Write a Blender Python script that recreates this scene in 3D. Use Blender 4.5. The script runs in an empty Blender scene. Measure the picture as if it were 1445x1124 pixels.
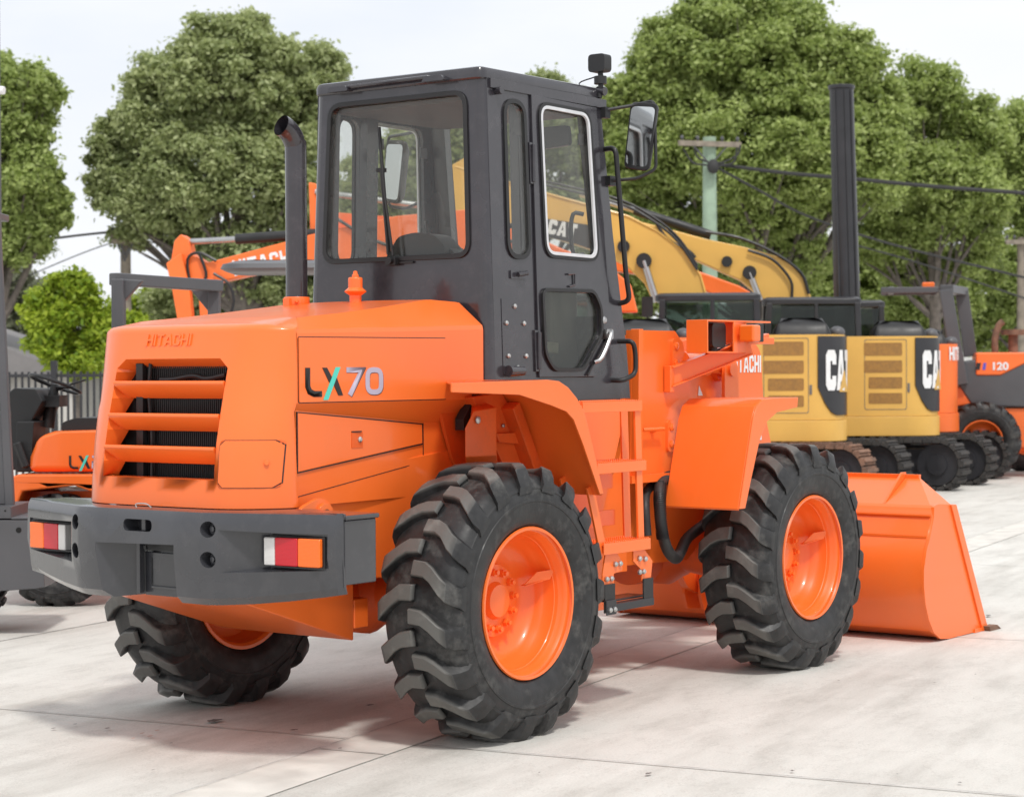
import bpy, bmesh, math, random
import numpy as np
from mathutils import Vector, Matrix, Euler
from mathutils.geometry import tessellate_polygon
random.seed(7); rng = np.random.default_rng(11)
sc = bpy.context.scene
COL = sc.collection
PI = math.pi
R = math.radians

# ------------------------------------------------------------------ camera numbers
CAM = Vector((-7.28765563, -6.35894768, 1.63682921)); FPX = 2901.82
YAW, PITCH, ROLL = .63836246, -.015195225, -.0051966968
FW = Vector((math.cos(PITCH)*math.cos(YAW), math.cos(PITCH)*math.sin(YAW), math.sin(PITCH)))
RT = FW.cross(Vector((0, 0, 1))).normalized(); UPV = RT.cross(FW)
RT, UPV = math.cos(ROLL)*RT+math.sin(ROLL)*UPV, -math.sin(ROLL)*RT+math.cos(ROLL)*UPV
def at(px, py, D):
    """world point seen at photo pixel (px,py) at depth D metres"""
    return CAM+(FW+RT*((px-722.5)/FPX)-UPV*((py-562)/FPX))*D
def ground_at(px, py):
    d = FW+RT*((px-722.5)/FPX)-UPV*((py-562)/FPX)
    return CAM+d*(-CAM.z/d.z)

# ------------------------------------------------------------------ materials
def nmat(name):
    m = bpy.data.materials.new(name); m.use_nodes = True
    nt = m.node_tree; b = nt.nodes['Principled BSDF']
    return m, nt, b
def N(nt, t, **kw):
    n = nt.nodes.new(t)
    for k, v in kw.items():
        if k.startswith('i_'): n.inputs[k[2:].replace('_', ' ')].default_value = v
        else: setattr(n, k, v)
    return n
def ramp(nt, src, stops):
    r = nt.nodes.new('ShaderNodeValToRGB'); e = r.color_ramp.elements
    while len(e) < len(stops): e.new(.5)
    for k, (p, c) in enumerate(stops):
        e[k].position = p; e[k].color = c if len(c) == 4 else (*c, 1)
    nt.links.new(src, r.inputs[0]); return r
def paint(name, col, rough=.3, coat=0., var=.08, scale=3., bump=0., metallic=0., dirt=0., dcol=(.25, .2, .16)):
    m, nt, b = nmat(name); L = nt.links
    tc = N(nt, 'ShaderNodeTexCoord')
    nz = N(nt, 'ShaderNodeTexNoise'); nz.inputs['Scale'].default_value = scale; nz.inputs['Detail'].default_value = 6
    L.new(tc.outputs['Object'], nz.inputs['Vector'])
    lo = tuple(c*(1-var) for c in col); hi = tuple(min(1, c*(1+var)) for c in col)
    r = ramp(nt, nz.outputs['Fac'], [(.35, lo), (.65, hi)])
    out = r.outputs[0]
    if dirt:
        n2 = N(nt, 'ShaderNodeTexNoise'); n2.inputs['Scale'].default_value = scale*4; n2.inputs['Detail'].default_value = 9; n2.inputs['Roughness'].default_value = .7
        L.new(tc.outputs['Object'], n2.inputs['Vector'])
        r2 = ramp(nt, n2.outputs['Fac'], [(.5, (0, 0, 0)), (.75, (dirt,)*3)])
        mx = N(nt, 'ShaderNodeMix', data_type='RGBA'); L.new(r2.outputs[0], mx.inputs[0]); L.new(out, mx.inputs[6]); mx.inputs[7].default_value = (*dcol, 1)
        out = mx.outputs[2]
    L.new(out, b.inputs['Base Color'])
    rr = ramp(nt, nz.outputs['Fac'], [(.3, (rough*.8,)*3), (.7, (min(1, rough*1.25),)*3)])
    L.new(rr.outputs[0], b.inputs['Roughness'])
    b.inputs['Metallic'].default_value = metallic
    b.inputs['Coat Weight'].default_value = coat; b.inputs['Coat Roughness'].default_value = .08
    if bump:
        bp = N(nt, 'ShaderNodeBump'); bp.inputs['Strength'].default_value = bump; bp.inputs['Distance'].default_value = .01
        n3 = N(nt, 'ShaderNodeTexNoise'); n3.inputs['Scale'].default_value = scale*12; n3.inputs['Detail'].default_value = 5
        L.new(tc.outputs['Object'], n3.inputs['Vector']); L.new(n3.outputs['Fac'], bp.inputs['Height']); L.new(bp.outputs[0], b.inputs['Normal'])
    return m
M = {}
M['orange'] = paint('orange_paint', (.94, .170, .024), .34, .35, .04, 1.6, bump=.02, dirt=.10, dcol=(.45, .16, .07))
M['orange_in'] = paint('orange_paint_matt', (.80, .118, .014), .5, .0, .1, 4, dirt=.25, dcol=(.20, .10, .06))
M['orange_far'] = paint('orange_paint_faded', (.92, .175, .030), .4, .1, .08, 2)
M['grey'] = paint('dark_grey_paint', (.044, .045, .052), .26, .55, .12, 2.5, bump=.03, dirt=.12, dcol=(.16, .15, .15))
M['cabgrey'] = paint('cab_grey_paint', (.029, .027, .033), .24, .55, .15, 3.0, bump=.06, dirt=.16, dcol=(.13, .12, .125))
M['cabin'] = paint('cab_lining', (.09, .082, .075), .8, 0, .2, 4)
M['greylight'] = paint('mid_grey_paint', (.085, .085, .092), .45, .1, .1, 2)
M['black'] = paint('black_plastic', (.014, .014, .015), .45, 0, .2, 5, bump=.05)
M['blackpaint'] = paint('satin_black_paint', (.022, .022, .026), .38, .1, .2, 3, bump=.04)
M['void'] = paint('engine_bay_black', (.008, .008, .008), .9, 0, .3, 6)
M['hose'] = paint('rubber_hose', (.022, .021, .021), .55, 0, .3, 20, dirt=.3, dcol=(.09, .08, .07))
M['chrome'] = paint('bright_metal', (.46, .46, .46), .30, 0, .05, 5, metallic=1.)
M['bolt'] = paint('zinc_bolt', (.50, .50, .49), .35, 0, .15, 30, metallic=.8)
M['alu'] = paint('aluminium_trim', (.62, .63, .65), .45, 0, .06, 12)
M['beige'] = paint('beige_belt', (.30, .265, .21), .8, 0, .1, 20)
M['white'] = paint('white_decal', (.80, .80, .80), .4, 0, .03, 5)
M['decalblack'] = paint('black_decal', (.018, .016, .016), .4, 0, .05, 5)
M['silver'] = paint('silver_decal', (.46, .40, .50), .5, 0, .04, 5)
M['teal'] = paint('teal_decal', (.08, .62, .50), .4, 0, .03, 5)
M['yellow'] = paint('yellow_paint', (.72, .42, .09), .42, .1, .07, 1.5)
M['yellowdk'] = paint('grille_mesh_tan', (.33, .17, .045), .7, 0, .15, 30)
M['track'] = paint('track_rubber', (.040, .038, .037), .8, 0, .3, 6, bump=.2, dirt=.5, dcol=(.12, .085, .065))
M['rust'] = paint('rusty_steel', (.19, .105, .07), .8, 0, .35, 9, bump=.3)
M['wood_green'] = paint('treated_pole', (.30, .40, .30), .9, 0, .15, 3)
M['wood'] = paint('weathered_pole', (.24, .205, .165), .9, 0, .25, 6)
M['wire'] = paint('cable', (.035, .035, .035), .7, 0, .1, 3)
M['red'] = paint('red_plastic', (.55, .02, .03), .25, .3, .1, 20)
def plastic(name, col, trans=0., rough=.15):
    m, nt, b = nmat(name); b.inputs['Base Color'].default_value = (*col, 1); b.inputs['Roughness'].default_value = rough
    b.inputs['Coat Weight'].default_value = .25
    w = N(nt, 'ShaderNodeTexWave'); w.inputs['Scale'].default_value = 60; w.inputs['Distortion'].default_value = 0
    tc = N(nt, 'ShaderNodeTexCoord'); nt.links.new(tc.outputs['Object'], w.inputs['Vector'])
    w.bands_direction = 'Z'
    bp = N(nt, 'ShaderNodeBump'); bp.inputs['Strength'].default_value = .35; bp.inputs['Distance'].default_value = .004
    nt.links.new(w.outputs['Fac'], bp.inputs['Height']); nt.links.new(bp.outputs[0], b.inputs['Normal'])
    return m
M['lens_red'] = plastic('red_lens', (.60, .010, .022))
M['lens_amber'] = plastic('amber_lens', (.95, .17, .015))
M['lens_white'] = plastic('clear_lens', (.72, .70, .68))
def glassmat(name, tint=(.945, .95, .93), haze=.03, hcol=(.35, .33, .30), gl=.8):
    m, nt, b = nmat(name); L = nt.links; nt.nodes.remove(b)
    out = nt.nodes['Material Output']
    tr = N(nt, 'ShaderNodeBsdfTransparent'); tr.inputs[0].default_value = (*tint, 1)
    gs = N(nt, 'ShaderNodeBsdfGlossy'); gs.inputs['Roughness'].default_value = .03; gs.inputs[0].default_value = (.9, .9, .9, 1)
    df = N(nt, 'ShaderNodeBsdfDiffuse'); df.inputs[0].default_value = (*hcol, 1)
    fr = N(nt, 'ShaderNodeFresnel'); gm = N(nt, 'ShaderNodeNewGeometry'); im = N(nt, 'ShaderNodeMix', data_type='FLOAT'); im.inputs[2].default_value = 1.45; im.inputs[3].default_value = 1/1.45; L.new(gm.outputs['Backfacing'], im.inputs[0]); L.new(im.outputs[0], fr.inputs[0])
    ml = N(nt, 'ShaderNodeMath', operation='MULTIPLY'); L.new(fr.outputs[0], ml.inputs[0]); ml.inputs[1].default_value = gl
    nz = N(nt, 'ShaderNodeTexNoise'); nz.inputs['Scale'].default_value = 5; nz.inputs['Detail'].default_value = 7
    tc = N(nt, 'ShaderNodeTexCoord'); L.new(tc.outputs['Object'], nz.inputs['Vector'])
    r = ramp(nt, nz.outputs['Fac'], [(.3, (haze*.6,)*3), (.75, (haze*1.5,)*3)])
    m1 = N(nt, 'ShaderNodeMixShader'); L.new(r.outputs[0], m1.inputs[0]); L.new(tr.outputs[0], m1.inputs[1]); L.new(df.outputs[0], m1.inputs[2])
    m2 = N(nt, 'ShaderNodeMixShader'); L.new(ml.outputs[0], m2.inputs[0]); L.new(m1.outputs[0], m2.inputs[1]); L.new(gs.outputs[0], m2.inputs[2])
    L.new(m2.outputs[0], out.inputs[0]); return m
M['glass'] = glassmat('cab_glass')
M['glass_dark'] = glassmat('dark_cab_glass', (.50, .56, .52), .06, (.10, .11, .10), .9)
M['glass_mid'] = glassmat('tinted_door_glass', (.80, .83, .79), .04, (.2, .2, .18), .8)
def mirrormat():
    m, nt, b = nmat('mirror_glass'); b.inputs['Metallic'].default_value = 1; b.inputs['Roughness'].default_value = .05; b.inputs['Base Color'].default_value = (.62, .64, .64, 1); return m
M['mirror'] = mirrormat()
def tyremat(name, dust=.5):
    m, nt, b = nmat(name); L = nt.links
    tc = N(nt, 'ShaderNodeTexCoord')
    n1 = N(nt, 'ShaderNodeTexNoise'); n1.inputs['Scale'].default_value = 7; n1.inputs['Detail'].default_value = 9; n1.inputs['Roughness'].default_value = .65
    n2 = N(nt, 'ShaderNodeTexNoise'); n2.inputs['Scale'].default_value = 28; n2.inputs['Detail'].default_value = 6
    L.new(tc.outputs['Object'], n1.inputs[0]); L.new(tc.outputs['Object'], n2.inputs[0])
    base = ramp(nt, n2.outputs[0], [(.3, (.012, .012, .0125)), (.7, (.028, .028, .029))])
    # worn, paler rubber on the lug tops (radius in object space)
    sp = N(nt, 'ShaderNodeSeparateXYZ'); L.new(tc.outputs['Object'], sp.inputs[0])
    cv = N(nt, 'ShaderNodeCombineXYZ'); L.new(sp.outputs[0], cv.inputs[0]); L.new(sp.outputs[2], cv.inputs[2])
    ln = N(nt, 'ShaderNodeVectorMath', operation='LENGTH'); L.new(cv.outputs[0], ln.inputs[0])
    mr = N(nt, 'ShaderNodeMapRange'); mr.inputs[1].default_value = .594; mr.inputs[2].default_value = .608; L.new(ln.outputs['Value'], mr.inputs[0])
    dr = ramp(nt, n1.outputs[0], [(.52, (0, 0, 0)), (.60, (dust*.35,)*3), (.72, (dust,)*3)])
    ad = N(nt, 'ShaderNodeMath', operation='MULTIPLY_ADD'); L.new(mr.outputs[0], ad.inputs[0]); ad.inputs[1].default_value = .62; L.new(dr.outputs[0], ad.inputs[2]); ad.use_clamp = True
    mx = N(nt, 'ShaderNodeMix', data_type='RGBA'); L.new(ad.outputs[0], mx.inputs[0]); L.new(base.outputs[0], mx.inputs[6]); mx.inputs[7].default_value = (.18, .176, .163, 1)
    L.new(mx.outputs[2], b.inputs['Base Color'])
    rr = ramp(nt, n1.outputs[0], [(.35, (.38,)*3), (.65, (.75,)*3)]); L.new(rr.outputs[0], b.inputs['Roughness'])
    bp = N(nt, 'ShaderNodeBump'); bp.inputs['Strength'].default_value = .35; bp.inputs['Distance'].default_value = .006
    L.new(n2.outputs[0], bp.inputs['Height']); L.new(bp.outputs[0], b.inputs['Normal'])
    return m
M['tyre'] = tyremat('tyre_rubber')

# ------------------------------------------------------------------ mesh builder
def catmull(pts, n=8):
    P = [Vector(p) for p in pts]
    if len(P) < 3: return P
    Q = [P[0]*2-P[1]]+P+[P[-1]*2-P[-2]]; out = []
    for i in range(1, len(Q)-2):
        a, b, c, d = Q[i-1:i+3]
        for k in range(n):
            t = k/n
            out.append(.5*((2*b)+(c-a)*t+(2*a-5*b+4*c-d)*t*t+(3*b-a-3*c+d)*t**3))
    out.append(P[-1]); return out
def fillet(pts, r, n=5):
    """round the inner corners of an open 3D polyline"""
    P = [Vector(p) for p in pts]; out = [P[0]]
    for i in range(1, len(P)-1):
        a, b, c = P[i-1:i+2]; d1 = (a-b); d2 = (c-b); rr = min(r, d1.length*.45, d2.length*.45)
        p1 = b+d1.normalized()*rr; p2 = b+d2.normalized()*rr
        for k in range(n+1):
            t = k/n; out.append(p1*(1-t)**2+b*2*t*(1-t)+p2*t*t)
    out.append(P[-1]); return out
def rpoly(pts, r, n=4):
    """2D polygon with rounded corners; r a number or one per corner"""
    m = len(pts); out = []
    for i in range(m):
        a, b, c = Vector(pts[i-1]), Vector(pts[i]), Vector(pts[(i+1) % m])
        ri = r[i] if isinstance(r, (list, tuple)) else r
        d1 = a-b; d2 = c-b; rr = min(ri, d1.length*.49, d2.length*.49)
        if rr < 1e-4: out.append(tuple(b)); continue
        p1 = b+d1.normalized()*rr; p2 = b+d2.normalized()*rr
        for k in range(n+1):
            t = k/n; out.append(tuple(p1*(1-t)**2+b*2*t*(1-t)+p2*t*t))
    return out
def rrect(x0, y0, x1, y1, r, n=4): return rpoly([(x0, y0), (x1, y0), (x1, y1), (x0, y1)], r, n)
def inset(poly, d):
    m = len(poly); A = sum(poly[i-1][0]*poly[i][1]-poly[i][0]*poly[i-1][1] for i in range(m)); s = 1 if A > 0 else -1
    c = Vector((sum(p[0] for p in poly)/m, sum(p[1] for p in poly)/m)); out = []
    for i in range(m):
        a, b, e = Vector(poly[i-1]), Vector(poly[i]), Vector(poly[(i+1) % m])
        t = ((b-a).normalized()+(e-b).normalized())
        if t.length < 1e-6: t = e-b
        t.normalize(); n_ = Vector((-t.y, t.x))*s
        out.append(tuple(b+n_*d))
    return out
class MB:
    def __init__(self): self.v = []; self.f = []
    def add(self, vs, fs):
        o = len(self.v); self.v += [tuple(p) for p in vs]; self.f += [tuple(i+o for i in q) for q in fs]; return self
    def box(self, x0, x1, y0, y1, z0, z1, mat=None):
        vs = [Vector((x, y, z)) for x in (x0, x1) for y in (y0, y1) for z in (z0, z1)]
        if mat is not None: vs = [mat@v for v in vs]
        return self.add(vs, [(0, 1, 3, 2), (4, 6, 7, 5), (0, 4, 5, 1), (2, 3, 7, 6), (0, 2, 6, 4), (1, 5, 7, 3)])
    def bar(self, a, b, w, h, up=(0, 0, 1)):
        a, b = Vector(a), Vector(b); d = (b-a).normalized(); u = Vector(up); s = d.cross(u)
        if s.length < 1e-5: s = d.cross(Vector((1, 0, 0)))
        s.normalize(); u = s.cross(d)
        vs = [p+s*i*w/2+u*j*h/2 for p in (a, b) for i in (-1, 1) for j in (-1, 1)]
        return self.add(vs, [(0, 1, 3, 2), (4, 6, 7, 5), (0, 4, 5, 1), (2, 3, 7, 6), (0, 2, 6, 4), (1, 5, 7, 3)])
    def tube(self, pts, r, n=10, cap=True, smooth=0, closed=False):
        P = catmull(pts, smooth) if smooth else [Vector(p) for p in pts]
        m = len(P); rs = r if isinstance(r, (list, tuple)) else [r]*m
        if len(rs) != m: rs = [rs[min(len(rs)-1, int(i*len(rs)/m))] for i in range(m)]
        T = []
        for i in range(m):
            if closed: t = P[(i+1) % m]-P[i-1]
            else: t = P[min(i+1, m-1)]-P[max(i-1, 0)]
            T.append(t.normalized())
        s = T[0].cross(Vector((0, 0, 1)))
        if s.length < .05: s = T[0].cross(Vector((1, 0, 0)))
        s.normalize(); vs = []
        for i in range(m):
            s = (s-T[i]*s.dot(T[i])).normalized(); u = T[i].cross(s)
            for k in range(n):
                a = 2*PI*k/n; vs.append(P[i]+(s*math.cos(a)+u*math.sin(a))*rs[i])
        fs = [(i*n+k, i*n+(k+1) % n, (i+1)*n+(k+1) % n, (i+1)*n+k) for i in range(m-1) for k in range(n)]
        if closed: fs += [((m-1)*n+k, (m-1)*n+(k+1) % n, (k+1) % n, k) for k in range(n)]
        elif cap: fs += [tuple(range(n))[::-1], tuple((m-1)*n+k for k in range(n))]
        return self.add(vs, fs)
    def cyl(self, a, b, r, r2=None, n=16): return self.tube([a, b], [r, r if r2 is None else r2], n)
    def lathe(self, prof, n=32, M4=None, a0=0, a1=2*PI):
        """prof: (radius, height) list about local z"""
        full = abs(a1-a0-2*PI) < 1e-6; m = n if full else n+1; vs = []
        for k in range(m):
            a = a0+(a1-a0)*k/n
            for (r, h) in prof:
                v = Vector((r*math.cos(a), r*math.sin(a), h)); vs.append(M4@v if M4 else v)
        p = len(prof); fs = []
        for k in range(n):
            k2 = (k+1) % m
            for i in range(p-1): fs.append((k*p+i, k2*p+i, k2*p+i+1, k*p+i+1))
        return self.add(vs, fs)
    def plate(self, outer, holes=(), th=.01, fn=None):
        """flat sheet with holes; fn maps (u,v,w) to 3D, w in 0..th"""
        loops = [list(outer)]+[list(h) for h in holes]
        flat = [p for l in loops for p in l]; m = len(flat)
        tri = tessellate_polygon([[Vector((p[0], p[1], 0)) for p in l] for l in loops])
        vs = [Vector(fn(p[0], p[1], 0)) for p in flat]+[Vector(fn(p[0], p[1], th)) for p in flat]
        fs = [t[::-1] for t in tri]+[tuple(i+m for i in t) for t in tri]
        o = 0
        for l in loops:
            k = len(l)
            for i in range(k): fs.append((o+i, o+(i+1) % k, m+o+(i+1) % k, m+o+i))
            o += k
        return self.add(vs, fs)
    def ring(self, poly, w, th, fn, w2=None):
        """frame following a closed outline, w wide inward"""
        return self.plate(poly, [inset(poly, w)], th, fn)
    def prism(self, poly, th, fn): return self.plate(poly, (), th, fn)
    def loft(self, rows, closed=False, cap=False):
        n = len(rows[0]); vs = [p for r in rows for p in r]; fs = []
        for i in range(len(rows)-1):
            for k in range(n if closed else n-1):
                fs.append((i*n+k, i*n+(k+1) % n, (i+1)*n+(k+1) % n, (i+1)*n+k))
        if cap: fs += [tuple(range(n))[::-1], tuple((len(rows)-1)*n+k for k in range(n))]
        return self.add(vs, fs)
    def sphere(self, c, r, n=12, sc_=(1, 1, 1)):
        c = Vector(c); prof = [(math.sin(PI*i/n), -math.cos(PI*i/n)) for i in range(n+1)]
        prof = [(max(a, 1e-4), b) for a, b in prof]
        return self.lathe(prof, 2*n, Matrix.Translation(c)@Matrix.Diagonal((r*sc_[0], r*sc_[1], r*sc_[2], 1)))
    def bolt(self, c, d, r=.012, h=.012):
        c, d = Vector(c), Vector(d).normalized(); return self.tube([c, c+d*h*.6, c+d*h], [r, r, r*.55], 8)
    def build(self, name, mat, parent=None, bevel=0, smooth=True, ang=32, label=None, seg=2, loc=None, recalc=True):
        me = bpy.data.meshes.new(name); me.from_pydata([tuple(v) for v in self.v], [], self.f); me.validate(clean_customdata=False)
        bm = bmesh.new(); bm.from_mesh(me)
        bmesh.ops.remove_doubles(bm, verts=bm.verts, dist=1e-5)
        if recalc: bmesh.ops.recalc_face_normals(bm, faces=bm.faces)
        if bevel: bmesh.ops.dissolve_limit(bm, angle_limit=R(1), verts=bm.verts, edges=bm.edges) if len(bm.faces) < 60 and False else None
        for f in bm.faces: f.smooth = smooth
        if smooth:
            for e in bm.edges:
                if len(e.link_faces) == 2 and e.calc_face_angle(0) > R(ang): e.smooth = False
        bm.to_mesh(me); bm.free(); me.materials.append(M[mat] if isinstance(mat, str) else mat)
        o = bpy.data.objects.new(name, me); COL.objects.link(o)
        if parent is not None: o.parent = parent
        if loc is not None: o.location = loc
        if bevel:
            b = o.modifiers.new('Bevel', 'BEVEL'); b.width = bevel; b.segments = seg; b.limit_method = 'ANGLE'; b.angle_limit = R(35); b.harden_normals = smooth
        if label: o['label'] = label
        return o
def build_pieces(mb, name, mat, parent=None, gap=.002, **kw):
    """one object per separate piece (touching pieces stay together)"""
    n = len(mb.v); par = list(range(n))
    def fd(i):
        while par[i] != i: par[i] = par[par[i]]; i = par[i]
        return i
    for f in mb.f:
        for j in f[1:]: par[fd(j)] = fd(f[0])
    comp = {}
    for i in range(n): comp.setdefault(fd(i), []).append(i)
    boxes = []
    for r, idx in comp.items():
        v = [mb.v[i] for i in idx]; boxes.append([[min(p[k] for p in v)-gap for k in range(3)], [max(p[k] for p in v)+gap for k in range(3)], idx])
    ch = True
    while ch:
        ch = False
        for i in range(len(boxes)):
            for j in range(i+1, len(boxes)):
                A, B = boxes[i], boxes[j]
                if all(A[0][k] <= B[1][k] and B[0][k] <= A[1][k] for k in range(3)):
                    A[0] = [min(x, y) for x, y in zip(A[0], B[0])]; A[1] = [max(x, y) for x, y in zip(A[1], B[1])]; A[2] = A[2]+B[2]; boxes.pop(j); ch = True; break
            if ch: break
    out = []
    for lo, hi, idx in boxes:
        m = {v: k for k, v in enumerate(idx)}; s = set(idx); q = MB(); q.v = [mb.v[i] for i in idx]; q.f = [tuple(m[j] for j in f) for f in mb.f if f[0] in s]
        out.append(q.build(name, mat, parent, **kw))
    return out
def tag(o, label=None, cat=None, group=None, kind=None):
    if label: o['label'] = label
    if cat: o['category'] = cat
    if group: o['group'] = group
    if kind: o['kind'] = kind
    return o
def thing(name, label, cat, loc=(0, 0, 0), rz=0, group=None):
    o = bpy.data.objects.new(name, None); COL.objects.link(o); o.location = loc; o.rotation_euler = (0, 0, rz); o.empty_display_size = .3
    return tag(o, label, cat, group)
def copy_tree(o, parent=None):
    c = o.copy(); COL.objects.link(c); c.parent = parent
    for ch in list(o.children): copy_tree(ch, c)
    return c
def text_mb(s, h, ext, fn, bold=.0, sx=1., shear=0., space=1.):
    """lettering: cap height h, thickness ext, placed by fn(u,v,w); returns MB with the text starting at u=0"""
    cu = bpy.data.curves.new('lettering', 'FONT'); cu.body = s; cu.size = h/.73; cu.extrude = 0; cu.offset = bold*h; cu.shear = shear; cu.space_character = space; cu.resolution_u = 4
    ob = bpy.data.objects.new('lettering', cu); COL.objects.link(ob)
    dg = bpy.context.evaluated_depsgraph_get(); me = bpy.data.meshes.new_from_object(ob.evaluated_get(dg))
    bm = bmesh.new(); bm.from_mesh(me)
    bmesh.ops.remove_doubles(bm, verts=bm.verts, dist=1e-6)
    r = bmesh.ops.extrude_face_region(bm, geom=bm.faces[:])
    for e in r['geom']:
        if isinstance(e, bmesh.types.BMVert): e.co.z += ext
    bm.verts.ensure_lookup_table(); mb = MB()
    mb.add([fn(v.co.x*sx, v.co.y, v.co.z) for v in bm.verts], [tuple(v.index for v in f.verts) for f in bm.faces])
    bm.free(); bpy.data.objects.remove(ob); bpy.data.curves.remove(cu); bpy.data.meshes.remove(me)
    return mb
def stroke(mb, pts, w, th, fn):
    """constant width stroke through 2D points, mitred"""
    P = [Vector(p) for p in pts]; L_, R_ = [], []
    for i, p in enumerate(P):
        a = P[i]-P[i-1] if i > 0 else None; b = P[i+1]-P[i] if i < len(P)-1 else None
        if a is None: a = b
        if b is None: b = a
        a, b = a.normalized(), b.normalized(); t = (a+b).normalized(); n = Vector((-t.y, t.x)); k = w/2/max(.4, n.dot(Vector((-a.y, a.x))))
        L_.append(p+n*k); R_.append(p-n*k)
    for i in range(len(P)-1):
        mb.prism([tuple(L_[i]), tuple(L_[i+1]), tuple(R_[i+1]), tuple(R_[i])], th, fn)
    return mb
def arc(cx, cy, r, a0, a1, n=8, ry=None):
    ry = r if ry is None else ry
    return [(cx+r*math.cos(R(a0+(a1-a0)*k/n)), cy+ry*math.sin(R(a0+(a1-a0)*k/n))) for k in range(n+1)]

# block capitals built as flat plates (fractions of the height)
def block_text(s, H, ext, fn, w=.20, sx=1., gap=.12):
    mb = MB(); x = 0; h = w/2
    for ch in s:
        G = lambda pts: [((x+a*1.)*H*sx, b*H) for a, b in pts]
        if ch == 'A':
            k = (.38-w)*.75
            mb.plate(G([(0, 0), (.24, 1), (.52, 1), (.76, 0), (.76-w, 0), (.76-w-.05, .22), (w+.05, .22), (w, 0)]), [G([(.38-k, .40), (.38+k, .40), (.38, .76)])], ext, fn); adv = .76
        elif ch == 'C':
            W = .68; c = .13; o = [(W, .64), (W, 1-c), (W-c, 1), (c, 1), (0, 1-c), (0, c), (c, 0), (W-c, 0), (W, c), (W, .36), (W-w, .36), (W-w, w+.02), (W-w-.03, w), (w+.03, w), (w, w+.03), (w, 1-w-.03), (w+.03, 1-w), (W-w-.03, 1-w), (W-w, 1-w-.02), (W-w, .64)]
            mb.plate(G(o), (), ext, fn); adv = W
        elif ch == 'H': mb.plate(G([(0, 0), (0, 1), (w, 1), (w, .5+h), (.72-w, .5+h), (.72-w, 1), (.72, 1), (.72, 0), (.72-w, 0), (.72-w, .5-h), (w, .5-h), (w, 0)]), (), ext, fn); adv = .72
        elif ch == 'I': mb.plate(G([(0, 0), (0, 1), (w, 1), (w, 0)]), (), ext, fn); adv = w
        elif ch == 'T': mb.plate(G([(.35-h, 0), (.35-h, 1-w), (0, 1-w), (0, 1), (.70, 1), (.70, 1-w), (.35+h, 1-w), (.35+h, 0)]), (), ext, fn); adv = .70
        x += adv+gap
    return mb
# ================================================================== THE WHEEL LOADER
L0 = thing('wheel_loader', 'big orange wheel loader in the foreground with dark grey cab, bumper and lugged tyres', 'wheel loader', (0, 0, 0))
def side(y0, s=-1):            # sheet in the XZ plane at y0, thickness grows outward (s=-1 is the near side)
    return lambda u, v, w: (u, y0+s*w, v)
def rear(x0): return lambda u, v, w: (x0-w, -u, v)     # reads left to right when seen from behind
def YZ(x0, d=1): return lambda u, v, w: (x0+d*w, u, v)
def XY(z0, d=1): return lambda u, v, w: (u, v, z0+d*w)
def boolean(o, cutters):
    hs = []
    for c in cutters:
        me = bpy.data.meshes.new('cutter'); me.from_pydata([tuple(v) for v in c.v], [], c.f)
        bm = bmesh.new(); bm.from_mesh(me); bmesh.ops.recalc_face_normals(bm, faces=bm.faces); bm.to_mesh(me); bm.free()
        h = bpy.data.objects.new('cutter', me); COL.objects.link(h); hs.append(h)
        m = o.modifiers.new('cut', 'BOOLEAN'); m.operation = 'DIFFERENCE'; m.object = h; m.solver = 'EXACT'
    ms = [m for m in o.modifiers if m.type == 'BEVEL']; keep = [(m.width, m.segments) for m in ms]
    for m in ms: o.modifiers.remove(m)
    dg = bpy.context.evaluated_depsgraph_get(); me = bpy.data.meshes.new_from_object(o.evaluated_get(dg))
    old = o.data; o.modifiers.clear(); o.data = me; me.name = old.name
    for h in hs: d = h.data; bpy.data.objects.remove(h); bpy.data.meshes.remove(d)
    bm = bmesh.new(); bm.from_mesh(me)
    for f in bm.faces: f.smooth = True
    for e in bm.edges:
        e.smooth = not (len(e.link_faces) == 2 and e.calc_face_angle(0) > R(32))
    bm.to_mesh(me); bm.free()
    for w, s in keep:
        b = o.modifiers.new('Bevel', 'BEVEL'); b.width = w; b.segments = s; b.limit_method = 'ANGLE'; b.angle_limit = R(35); b.harden_normals = True
    return o

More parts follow.
